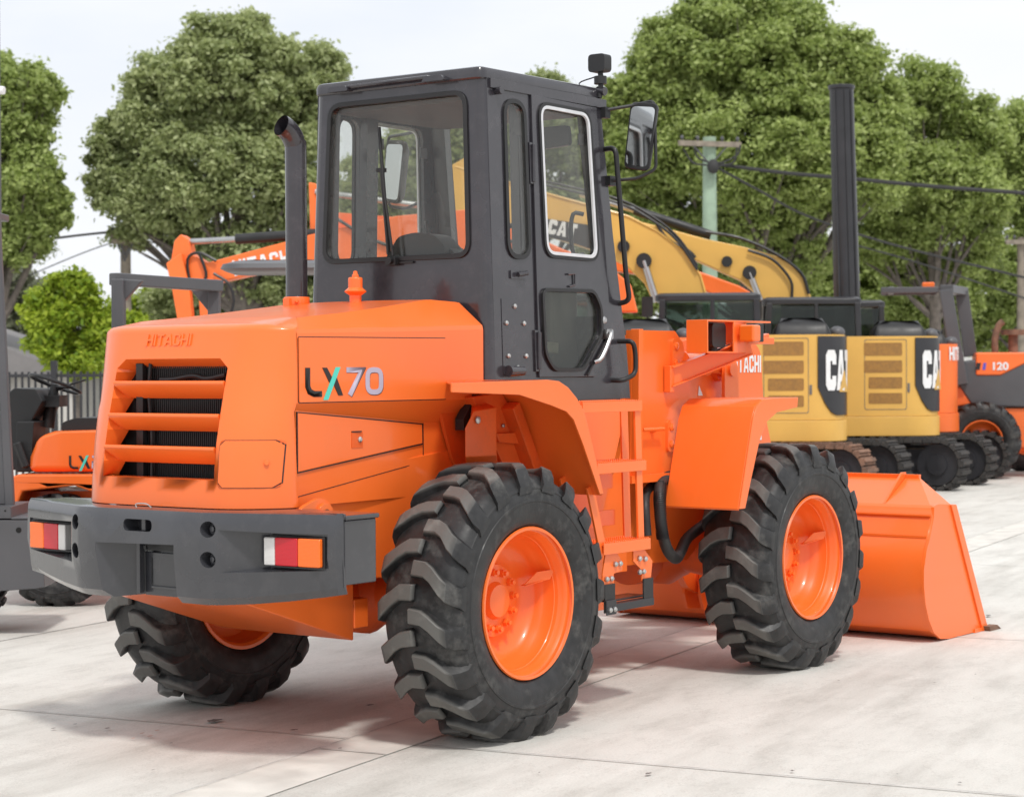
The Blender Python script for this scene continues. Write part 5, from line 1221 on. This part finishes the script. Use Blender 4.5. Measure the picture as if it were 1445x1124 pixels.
mb = MB(); mb.prism(S([(.158, .120), (.182, .120), (.116, -.018), (.092, -.018)]), .003, F); mb.build('teal_slash', 'teal', s1)
mb = MB(); stroke(mb, S([(.212, .108), (.285, .108), (.285, .060), (.218, .060), (.218, .010), (.296, .010)]), .016, .002, F); mb.ring(rpoly(S([(.318, 0), (.318, .119), (.415, .119), (.415, 0)]), .03, 5), .016, .002, F); mb.build('silver_numerals', 'silver', s1)
mb = MB()     # roll bar
for dx in (0,):
    a, b = g(170, 620), g(170, 390); mb.bar((a[0], -.02, a[1]), (b[0], -.02, b[1]), .085, .085, (0, 1, 0)); a2, b2_ = g(266, 640), g(268, 398)
    mb.bar((a2[0], -.90, a2[1]), (b2_[0], -.90, b2_[1]), .085, .085, (0, 1, 0)); mb.bar((b[0]+.04, -.02, b[1]), (b2_[0]-.04, -.90, b2_[1]+.02), .085, .085)
    mb.prism([(b[0]-.03, b[1]-.16), (b[0]-.03, b[1]), (b[0]-.17, b[1]-.01)], .06, side(-.03, -1)); mb.prism([(b2_[0]+.03, b2_[1]-.18), (b2_[0]+.03, b2_[1]), (b2_[0]+.17, b2_[1]-.01)], .06, side(-.87, -1))
mb.build('roll_bar', 'greylight', s1, bevel=.01)

# ---------------- grey machine cut by the left edge
o = at(-30, 700, 12.6); o.z = 0; D = 12.6; k = FPX/D
g1 = thing('grey_machine', 'dark grey machine cut by the left edge, its boxy counterweight beside the bumper', 'machine', o, A_LEFT)
g = lambda px, py: ((-30-px)/k, zat(py, D)); P = lambda *q: [g(*p) for p in q]
mb = MB(); mb.prism(P((-150, 729), (58, 729), (62, 824), (50, 826), (-150, 838)), .7, side(.0, -1)); mb.build('counterweight', 'greylight', g1, bevel=.012)
mb = MB(); mb.prism(P((-150, 710), (14, 710), (15, 727), (-150, 727)), .5, side(-.02, -1)); mb.box(g(60, 0)[0], g(15, 0)[0], -.55, .0, g(0, 728)[1], g(0, 725)[1]); mb.build('top_plate', 'greylight', g1, bevel=.008)
a = g(26, 743); mb = MB(); mb.cyl((a[0], -.01, a[1]), (a[0], .003, a[1]), .017, n=16); a = g(6, 716); mb.cyl((a[0], -.03, a[1]), (a[0], -.018, a[1]), .006); mb.build('bolt_hole', 'void', g1)
mb = MB(); mb.bar((g(3, 712)[0], -.2, g(6, 712)[1]), (g(-14, 300)[0], -.2, g(2, 300)[1]), .055, .05, (0, 1, 0)); mb.bar((g(-120, 712)[0], -.2, g(6, 712)[1]), (g(-125, 300)[0], -.2, g(2, 300)[1]), .055, .05, (0, 1, 0)); mb.prism(P((-130, 600), (4, 575), (6, 710), (-130, 710)), .03, side(-.2, -1)); mb.box(g(-14, 0)[0], g(-125, 0)[0], -.55, -.17, g(0, 300)[1], g(0, 290)[1]); mb.build('cab_frame', 'greylight', g1, bevel=.008)
mb = MB(); mb.prism(P((-112, 310), (-18, 310), (-4, 574), (-112, 598)), .006, side(-.22, -1)); mb.build('cab_window', 'glass_dark', g1)
for x in (-.15, -1.1) : pass
for px in (-170, -85):
    a = g(px, 0); wo_ = MB().cyl((0, -.1, 0), (0, .1, 0), .17, n=24).build('wheel', 'grey', g1, loc=(a[0], -.45, .30)); m_ = simple_wheel(.305, .24, 6); m_.build('tyre', 'tyre', wo_, ang=28)
# thin pole with a small white camera at the left edge
o = at(2, 700, 20.0); o.z = 0
pl_ = thing('lamp_pole', 'thin dark pole at the left edge carrying a small white camera', 'pole', o, YAW)
MB().tube([(0, 0, 0), (0, 0, zat(-30, 20))], [.028, .026], 12).build('pole_shaft', 'greylight', pl_)
mb = MB(); z = zat(124, 20); mb.tube([(0, -.02, z), (0, -.02, z)], .01) if False else None; mb.tube([(-.03, .04, z+.0), (-.05, -.075, z-.01)], .040, 14); mb.build('security_camera', 'white', pl_, bevel=.005)

# ---------------- grey canopy roof in front of the orange boom
D = 18.5; k = FPX/D; o = at(400, 700, D); o.z = 0
ro_ = thing('roller', 'compact machine with grey rounded canopy seen left of the exhaust pipe', 'roller', o, A_LEFT)
mb = MB(); rows = []
pl0 = rpoly([(-.55, -.5), (.51, -.5), (.51, .5), (-.55, .5)], .22, 6); zc = zat(376, D)
mb.loft([[(x, y, z) for x, y in inset(pl0, d)] for z, d in ((zc-.045, .05), (zc-.02, .0), (zc+.02, .02), (zc+.05, .14), (zc+.062, .30))], closed=True, cap=True); mb.build('canopy', 'greylight', ro_, ang=40)
mb = MB()
for x in (-.45,):
    for y in (-.4, .4): mb.bar((x, y, .5), (x, y, zc-.04), .05, .05)
mb.build('canopy_post', 'greylight', ro_)
mb = MB(); mb.box(-.9, .8, -.45, .45, .45, 1.05); mb.box(-1.0, -.3, -.42, .42, 1.05, 1.25); mb.build('chassis', 'orange_far', ro_, bevel=.04)
mb = MB()
for x in (-.75, .75): mb.cyl((x, -.5, .36), (x, .5, .36), .36, n=32)
mb.build('drum', 'greylight', ro_, bevel=.01)

# ================================================================== FENCE, HOUSE, POLES, WIRES
D = 30.; k = FPX/D; o = at(60, 700, D); o.z = 0
fn = thing('fence', 'black vertical bar fence behind the small orange loader', 'fence', o, YAW-PI/2)
u0, u1 = (-160-60)/k, (440-60)/k; zt = zat(518, D)
mb = MB()
n = int((u1-u0)/.095)
for i in range(n): u = u0+i*.095; mb.box(u-.017, u+.017, -.012, .012, .08, zt-.02)
mb.build('bars', 'blackpaint', fn, smooth=False)
for i, z in enumerate((.2, zt-.10)): MB().box(u0, u1, -.02, .02, z, z+.045).build('rail', 'blackpaint', fn)
for i in range(5): u = (78-60)/k+(i-1)*2.35; MB().box(u-.045, u+.045, -.045, .045, 0, zt+.14).build('post', 'blackpaint', fn, bevel=.005)
D = 46.; k = FPX/D; o = at(0, 700, D); o.z = 0
hs = thing('house', 'pale house with grey sloping roof behind the fence at the left', 'house', o, YAW-PI/2)
M['roof'] = paint('grey_roofing', (.20, .19, .19), .8, 0, .1, 3); M['render'] = paint('pale_wall', (.50, .48, .45), .9, 0, .06, 3)
z1, z2 = zat(520, D), zat(470, D)
MB().box(-6, 1.6, .2, 6, 0, z1).build('wall', 'render', hs)
mb = MB(); mb.prism([(-6.3, z1-.1), (1.9, z1-.1), (0.0, z1+.62), (-2.0, z2+.5), (-6.3, z2+.5)], 6.6, lambda u, v, w: (u, -.1+w, v)); mb.build('roof', 'roof', hs, bevel=.03)
mb = MB(); mb.box(-3.2, -2.0, .17, .2, .9, 1.5); mb.build('window', 'glass_dark', hs)
D = 62.; k = FPX/D; o = at(1262, 700, D); o.z = 0
wh = thing('shed', 'white building glimpsed between tree trunks behind the roll frame', 'building', o, YAW-PI/2)
MB().box(-2.0, 2.4, 0, 5, 0, zat(448, D)).build('wall', M.setdefault('whitewall', paint('white_wall', (.75, .75, .75), .8)), wh); mb = MB(); mb.prism([(-2.2, zat(448, D)), (2.6, zat(448, D)), (.2, zat(430, D))], 5.2, lambda u, v, w: (u, -.1+w, v)); mb.build('roof', 'roof', wh)

def pole(name, label, px, pyt, D, r, mat, arms, insul=True, lean=0):
    o = at(px, 700, D); o.z = 0; t = thing(name, label, 'utility pole', o, YAW-PI/2, 'wooden utility poles among the trees')
    zt = zat(pyt, D); MB().tube([(0, 0, 0), (lean, 0, zt)], [r*1.15, r*.85], 14).build('shaft', mat, t)
    for (py, l, rr, rot) in arms:
        z = zat(py, D); a = R(rot); A = Vector((lean-l*math.cos(a), -r-.04-l*math.sin(a), z+.0)); B = Vector((lean+rr*math.cos(a), -r-.04+rr*math.sin(a), z))
        ar = MB().bar(A, B, .09, .11).build('crossarm', 'wood', t)
        mb = MB()
        for q in (.05, .3, .7, .95): p = A.lerp(B, q); mb.tube([p+Vector((0, 0, .05)), p+Vector((0, 0, .12)), p+Vector((0, 0, .17))], [.015, .045, .02], 8)
        mb.build('insulators', 'greylight', ar)
        if insul:
            mb = MB(); c = Vector((lean, -r-.03, z-.45)); mb.bar(A.lerp(B, .2), c, .03, .03); mb.bar(A.lerp(B, .8), c, .03, .03); mb.build('arm_brace', 'greylight', t)
    return t
p1 = pole('utility_pole', 'green tinted pole with pale crossarm in front of the big right tree', 1003, 195, 44., .165, 'wood_green', [(206, .72, .70, 18)])
D = 44; mb = MB()
for (x0, y0), (x1, y1), sg in (((0, -.25, ), (.55, -.1), 1),): pass
k = FPX/44
for pts in (((980, 212), (985, 225), (1000, 232)), ((1045, 208), (1040, 222), (1020, 232), (1008, 232)), ((965, 213), (978, 232), (998, 236)), ((1040, 212), (1035, 232), (1012, 238))):
    mb.tube([((a-1003)/k, -.25, zat(b, D)) for a, b in pts], .022, 6, smooth=5)
mb.sphere((.05, -.28, zat(238, D)), .13, 8, (1, 1, 1.2)); mb.build('cable_loops', 'wire', p1)
p2 = pole('utility_pole', 'weathered pole with short crossarm at left in front of the sky', 180, 322, 47., .13, 'wood', [(329, .30, .5, 10), (338, .3, .35, 10)])
p3 = pole('utility_pole', 'thin pole at the right edge behind the grey machine', 1441, 338, 50., .10, 'wood', [(345, .4, .3, 0)], False)
def wire(label, pts, D, r=.018, sag=0):
    mb = MB(); mb.tube([at(a, b, d) for a, b, d in pts], r, 6, smooth=8); tag(mb.build('overhead_cable', 'wire'), label, 'cable', 'overhead cables')
wire('thick overhead cable running from green pole to the right edge', [(1015, 232, 44), (1100, 243, 43), (1200, 252, 42), (1330, 264, 41), (1500, 276, 40)], 0, .045)
wire('thin cable dropping right from green pole past the tree trunks', [(1015, 238, 44), (1070, 268, 45), (1140, 305, 46), (1260, 345, 47), (1460, 395, 48)], 0, .028)
wire('low cable sloping down behind the grey roll frame', [(1205, 345, 47), (1300, 372, 47), (1450, 422, 47)], 0, .022)
wire('cable running left from the weathered pole to the edge tree', [(180, 325, 47), (120, 331, 47), (60, 338, 47), (-60, 350, 47)], 0, .03)
wire('thin cable sloping down left from the weathered pole', [(178, 336, 47), (130, 352, 47), (80, 372, 47), (-20, 415, 47)], 0, .014)
wire('thin cable sloping right from the weathered pole', [(184, 334, 47), (225, 345, 48), (300, 372, 50), (420, 420, 52)], 0, .014)

# ================================================================== TREES
def leafmat(name, c1, c2, tr):
    m, nt, b = nmat(name); L = nt.links; nt.nodes.remove(b); out = nt.nodes['Material Output']
    at_ = N(nt, 'ShaderNodeAttribute', attribute_name='leaf_tint'); r = ramp(nt, at_.outputs['Fac'], [(0, c1), (1, c2)])
    df = N(nt, 'ShaderNodeBsdfPrincipled'); df.inputs['Roughness'].default_value = .5; L.new(r.outputs[0], df.inputs['Base Color']); df.inputs['Specular IOR Level'].default_value = .35
    tl = N(nt, 'ShaderNodeBsdfTranslucent'); tl.inputs[0].default_value = (*tr, 1)
    mx = N(nt, 'ShaderNodeMixShader'); mx.inputs[0].default_value = .42; L.new(df.outputs[0], mx.inputs[1]); L.new(tl.outputs[0], mx.inputs[2]); L.new(mx.outputs[0], out.inputs[0]); return m
M['leafA'] = leafmat('leaves_olive', (.21, .26, .105), (.54, .59, .31), (.46, .52, .22))
M['leafB'] = leafmat('leaves_green', (.19, .25, .070), (.50, .58, .22), (.45, .55, .16))
M['leafY'] = leafmat('leaves_yellow_green', (.16, .27, .022), (.46, .55, .060), (.40, .50, .05))
M['leafD'] = leafmat('leaves_grey_green', (.17, .19, .12), (.36, .38, .27), (.28, .30, .18))
M['bark'] = paint('bark', (.13, .11, .095), .9, 0, .3, 8, bump=.5)
def leaves(cl, per, size):
    """cl: array of clumps (x,y,z,r); returns vertex array and tint"""
    C_ = np.repeat(cl, per, axis=0); n = len(C_)
    d = rng.normal(size=(n, 3)); d /= np.linalg.norm(d, axis=1)[:, None]; d[:, 2] = np.where(rng.random(n) < .35, np.abs(d[:, 2]), d[:, 2])
    rr = rng.random(n)**.6*(1.05+.75*rng.random(n)**4); pos = C_[:, :3]+d*(rr*C_[:, 3])[:, None]*np.array([1, 1, .72])
    nr = d*.45+np.array([0, 0, .60])+rng.normal(size=(n, 3))*.60; nr /= np.linalg.norm(nr, axis=1)[:, None]
    t = np.cross(nr, rng.normal(size=(n, 3))); t /= np.linalg.norm(t, axis=1)[:, None]; b = np.cross(nr, t)
    s = size*(.6+.8*rng.random(n))[:, None]
    v = np.stack([pos-t*s, pos-b*s*.55-nr*s*.12, pos+t*s, pos+b*s*.55-nr*s*.12], 1).reshape(-1, 3)
    tint = np.clip(.5+.28*rng.normal(size=n)+.12*np.repeat(rng.normal(size=len(cl)), per), 0, 1)
    return v, tint
def crown(name, v, tint, mat, parent, label=None):
    n = len(tint); me = bpy.data.meshes.new(name); me.vertices.add(4*n); me.vertices.foreach_set('co', v.astype(np.float32).ravel())
    me.loops.add(4*n); me.loops.foreach_set('vertex_index', np.arange(4*n, dtype=np.int32)); me.polygons.add(n); me.polygons.foreach_set('loop_start', np.arange(0, 4*n, 4, dtype=np.int32))
    me.update(calc_edges=True); a = me.attributes.new('leaf_tint', 'FLOAT', 'FACE'); a.data.foreach_set('value', tint.astype(np.float32)); me.materials.append(M[mat])
    o = bpy.data.objects.new(name, me); COL.objects.link(o); o.parent = parent; return o
def tree(name, label, D, lobes, trunk, mat, size=.066, per=150, group='trees behind the yard', cr=.40, dens=1., cat='tree', tr=.22):
    """lobes: (px, py, rx px, rz px, depth offset m) traced round the crown, turned into metres at the tree's own distance"""
    k = FPX/D; bx = trunk[0]; o = at(bx, 700, D); o.z = 0
    t = thing(name, label, cat, o, YAW-PI/2, group)
    cl = []; cen = []
    for (px, py, rx, rz, dd) in lobes:
        c = np.array([(px-bx)/k, dd, zat(py, D)]); rx, rz = rx/k, rz/k; ry = (rx+rz)/2*.95
        n = max(8, int(dens*4.2*(rx*rz)/(cr*cr*.5))); cen.append((c, rx))
        for _ in range(n):
            d = rng.normal(size=3); d /= np.linalg.norm(d); q = .30+.66*rng.random()**.55; r = cr*(.5+.8*rng.random()**1.5)*min(1., .45+rx*.35)
            cl.append([*(c+d*np.array([max(.1, rx-r*.6), max(.1, ry-r*.6), max(.1, rz-r*.5)])*q), r])
    cl = np.array(cl); v, ti = leaves(cl, int(per*1.75), size)
    zmin = .4; v[:, 2] = np.maximum(v[:, 2], zmin)
    crown('crown', v, ti, mat, t)
    mb = MB(); top = max(c[2] for c, _ in cen); bz = zat(trunk[1], D)
    tx = cen[0][0][0]*.4
    mb.tube([(0, 0, 0), (tx*.2, 0, bz*.5), (tx*.5, 0, bz), (tx, cen[0][0][1]*.5, (bz+top)/2), (cen[0][0][0], cen[0][0][1], top)], [tr*1.35, tr*1.1, tr, tr*.6, tr*.15], 12)
    for i, (c, rx) in enumerate(cen):
        s0 = Vector((tx*.5, 0, bz*(.95-.04*(i % 4)))); e = Vector(c); m_ = s0.lerp(e, .5)+Vector((0, 0, -.15*(e-s0).length*.5))
        mb.tube([s0, m_, e], [tr*.55, tr*.34, tr*.12], 8, smooth=4)
        for j in range(4):
            d = Vector(rng.normal(size=3)); d.normalize(); mb.tube([m_, m_.lerp(e, .5)+d*rx*.3, e+d*rx*.7], [tr*.25, tr*.16, tr*.05], 6, smooth=3)
    mb.build('trunk', 'bark', t)
    return t
tree('tree', 'tall dense tree cut off by the left edge of the photo', 46, [(25, 150, 75, 85, 0), (-30, 210, 90, 110, .5), (50, 250, 52, 70, -.3), (20, 320, 70, 60, 0), (-30, 350, 70, 60, 0), (70, 130, 30, 35, 0), (75, 290, 32, 60, 0)], (-15, 440), 'leafB', per=170)
tree('tree', 'big round olive green tree rising left of the exhaust pipe', 47, [(330, 120, 100, 108, 0), (420, 120, 80, 80, .4), (245, 150, 80, 85, -.3), (185, 195, 62, 58, .2), (165, 260, 42, 40, 0), (215, 275, 70, 60, -.4), (300, 240, 90, 80, -.8), (400, 240, 95, 90, -.2), (190, 325, 36, 26, 0), (330, 350, 75, 50, 0), (430, 330, 70, 70, .3), (300, 60, 45, 50, 0), (360, 50, 50, 45, .2), (462, 95, 42, 36, .3), (145, 225, 25, 20, 0), (300, 395, 60, 36, .3), (275, 340, 45, 40, 0), (450, 400, 60, 50, .5), (385, 400, 80, 40, .5)], (345, 420), 'leafA', per=170, tr=.22)
tree('tree', 'huge bright green tree behind the pole with crossarm', 48, [(1050, 90, 150, 105, 0), (950, 120, 80, 90, .4), (1150, 110, 90, 90, .2), (1070, 220, 150, 110, -.8), (930, 230, 85, 90, 0), (1190, 220, 95, 95, .1), (920, 320, 70, 70, .4), (1030, 330, 90, 70, .3), (1120, 320, 60, 60, .6), (1240, 250, 50, 60, .2), (1120, 370, 70, 45, .4), (1020, 385, 60, 40, .4), (1010, 30, 60, 45, 0), (1110, 40, 70, 50, 0), (865, 250, 35, 60, .5), (1195, 95, 62, 62, 0), (955, 62, 60, 50, .2), (1240, 170, 50, 66, .2), (1070, 15, 60, 40, 0), (880, 150, 35, 50, .2)], (1085, 430), 'leafB', per=170, tr=.2)
tree('tree', 'green tree with visible bare trunk, right of the black mast', 51, [(1300, 150, 70, 70, 0), (1260, 200, 60, 70, .3), (1370, 200, 62, 70, .1), (1320, 260, 95, 60, -.5), (1260, 300, 55, 50, 0), (1380, 290, 55, 48, .1), (1230, 340, 45, 45, .3), (1330, 320, 70, 40, 0), (1270, 350, 50, 35, .4), (1385, 335, 45, 30, .5), (1300, 380, 60, 36, .8), (1370, 370, 50, 30, .8)], (1324, 430), 'leafB', per=170, tr=.14)
tree('tree', 'tree cut off by the right edge, above the thin pole', 54, [(1430, 200, 50, 60, 0), (1480, 240, 70, 90, 0), (1425, 270, 40, 50, 0), (1460, 320, 40, 40, 0)], (1480, 430), 'leafB', per=150)
tree('tree', 'tree mostly hidden by the loader cab, showing above its roof', 56, [(740, 175, 95, 82, 0), (650, 220, 90, 80, 0), (560, 250, 80, 80, 0), (830, 200, 70, 80, 0), (700, 290, 120, 70, 0), (840, 300, 80, 70, 0), (500, 320, 80, 60, 0)], (700, 430), 'leafA', per=150)
tree('tree', 'small bright yellow green tree beside the roll bar at left', 39, [(100, 420, 50, 48, 0), (75, 470, 48, 42, -.3), (135, 460, 50, 50, .2), (110, 400, 30, 30, 0), (170, 470, 40, 40, .3), (65, 430, 32, 35, 0), (110, 500, 60, 30, 0)], (110, 510), 'leafY', size=.06, per=170, cr=.32, tr=.07)
tree('tree', 'grey green bushy tree at far left behind the yellow green tree', 60, [(20, 405, 55, 50, 0), (60, 430, 45, 55, 0), (-10, 450, 50, 60, 0), (40, 480, 60, 40, 0)], (20, 500), 'leafD', per=120, tr=.1)
tree('tree', 'pale green bush seen through the grey roll bar', 58, [(200, 440, 40, 32, 0), (225, 420, 25, 30, 0), (190, 470, 50, 40, 0), (160, 440, 25, 25, 0)], (200, 490), 'leafY', per=120, tr=.08)
tree('tree', 'dark bushy tree under the orange boom left of the exhaust', 52, [(330, 400, 65, 55, 0), (250, 430, 50, 45, 0), (400, 410, 60, 45, 0), (290, 440, 45, 35, 0), (450, 420, 60, 50, 0), (360, 460, 80, 40, 0)], (360, 480), 'leafA', per=130, tr=.12)
tree('tree', 'low leafy tree behind the black mast and yellow excavators', 57, [(1150, 370, 50, 50, 0), (1210, 400, 55, 50, 0), (1100, 400, 60, 45, 0), (1040, 390, 60, 50, 0), (1170, 440, 90, 45, 0), (1230, 430, 60, 50, 0), (1090, 440, 60, 40, 0), (1220, 365, 40, 38, 0), (950, 400, 70, 55, 0), (870, 420, 60, 50, 0)], (1160, 480), 'leafB', per=130, tr=.14)
tree('tree', 'leafy green tree seen through the grey roll frame', 55, [(1290, 400, 50, 40, 0), (1350, 420, 45, 42, 0), (1300, 440, 70, 36, 0), (1385, 385, 35, 34, 0), (1345, 375, 40, 30, 0)], (1335, 480), 'leafB', per=130, tr=.14)
tree('tree', 'darker tree low at the right edge beside the thin pole', 58, [(1410, 400, 40, 45, 0), (1450, 430, 50, 50, 0), (1430, 360, 26, 30, 0), (1390, 450, 50, 35, 0)], (1440, 480), 'leafB', per=130, tr=.12)
tree('hedge', 'low green hedge behind the parked machines on the right', 60, [(x, 480, 45, 28, 0) for x in range(880, 1480, 55)], (1180, 500), 'leafB', per=90, tr=.05, group=None, cat='hedge')
tree('hedge', 'low green hedge far behind the fence on the left', 64, [(x, 490, 40, 25, 0) for x in range(-40, 460, 55)], (200, 500), 'leafD', per=90, tr=.05, group=None, cat='hedge')
# the far line of trees closing the yard, also beyond the frame
cl = []
for i in range(300):
    a = YAW-1.15+2.3*i/300+rng.normal()*.003; d = 82+rng.normal()*3
    h = 3.0+.7*math.sin(i*.21)+.5*math.sin(i*.047)
    for _ in range(5): cl.append([CAM.x+math.cos(a)*d+rng.normal()*.6, CAM.y+math.sin(a)*d+rng.normal()*.6, .5+rng.random()*(h-.9), .75+.4*rng.random()])
v, ti = leaves(np.array(cl), 60, .17); v[:, 2] = np.maximum(v[:, 2], .05)
fw = crown('far_tree_line', v, ti, 'leafD', None); tag(fw, 'distant line of low grey green trees along the horizon', 'trees', kind='stuff')
# ================================================================== CAMERA, SKY, SUN
cd = bpy.data.cameras.new('camera'); cam = bpy.data.objects.new('camera', cd); COL.objects.link(cam); sc.camera = cam
cd.sensor_width = 36; cd.lens = 36*FPX/1445; cd.clip_end = 2000; cd.clip_start = .1
rm = Matrix((RT, UPV, -FW)).transposed(); cam.matrix_world = Matrix.Translation(CAM)@rm.to_4x4()
cd.dof.use_dof = True; cd.dof.focus_distance = 9.9; cd.dof.aperture_fstop = 4.8
SUN_AZ = math.atan2(-.80, -.58); SUN_EL = R(57)      # towards the sun
sdir = Vector((math.cos(SUN_AZ)*math.cos(SUN_EL), math.sin(SUN_AZ)*math.cos(SUN_EL), math.sin(SUN_EL)))
ld_ = bpy.data.lights.new('sun', 'SUN'); ld_.energy = 2.15; ld_.angle = R(6.5); ld_.color = (1, .965, .91)
sun = bpy.data.objects.new('sun', ld_); COL.objects.link(sun); sun.rotation_euler = (-sdir).to_track_quat('-Z', 'Y').to_euler(); sun.location = (0, 0, 30)
w = bpy.data.worlds.new('World'); sc.world = w; w.use_nodes = True; nt = w.node_tree; bg = nt.nodes['Background']
sky = nt.nodes.new('ShaderNodeTexSky'); sky.sky_type = 'NISHITA'; sky.sun_disc = False; sky.sun_elevation = SUN_EL; sky.sun_rotation = PI/2-SUN_AZ; sky.air_density = 1.2; sky.dust_density = 3.0
tc = nt.nodes.new('ShaderNodeTexCoord'); mp = nt.nodes.new('ShaderNodeMapping'); mp.inputs['Scale'].default_value = (1.0, 1.0, 3.2)
nt.links.new(tc.outputs['Generated'], mp.inputs[0])
nz = nt.nodes.new('ShaderNodeTexNoise'); nz.inputs['Scale'].default_value = 2.2; nz.inputs['Detail'].default_value = 7; nz.inputs['Roughness'].default_value = .5
nt.links.new(mp.outputs[0], nz.inputs[0])
cl = ramp(nt, nz.outputs['Fac'], [(.30, (8.2, 8.7, 9.5)), (.52, (9.3, 9.45, 9.75)), (.75, (10.3, 10.3, 10.3))])
cov = ramp(nt, nz.outputs['Fac'], [(.15, (.86,)*3), (.45, (1, 1, 1))])
mx = nt.nodes.new('ShaderNodeMix'); mx.data_type = 'RGBA'; nt.links.new(cov.outputs[0], mx.inputs[0]); nt.links.new(sky.outputs[0], mx.inputs[6]); nt.links.new(cl.outputs[0], mx.inputs[7])
nt.links.new(mx.outputs[2], bg.inputs[0]); bg.inputs[1].default_value = .107
sc.view_settings.view_transform = 'Standard'; sc.view_settings.look = 'None'; sc.view_settings.exposure = 0; sc.view_settings.gamma = 1
sc.render.engine = 'CYCLES'
sc.cycles.max_bounces = 8; sc.cycles.transparent_max_bounces = 16
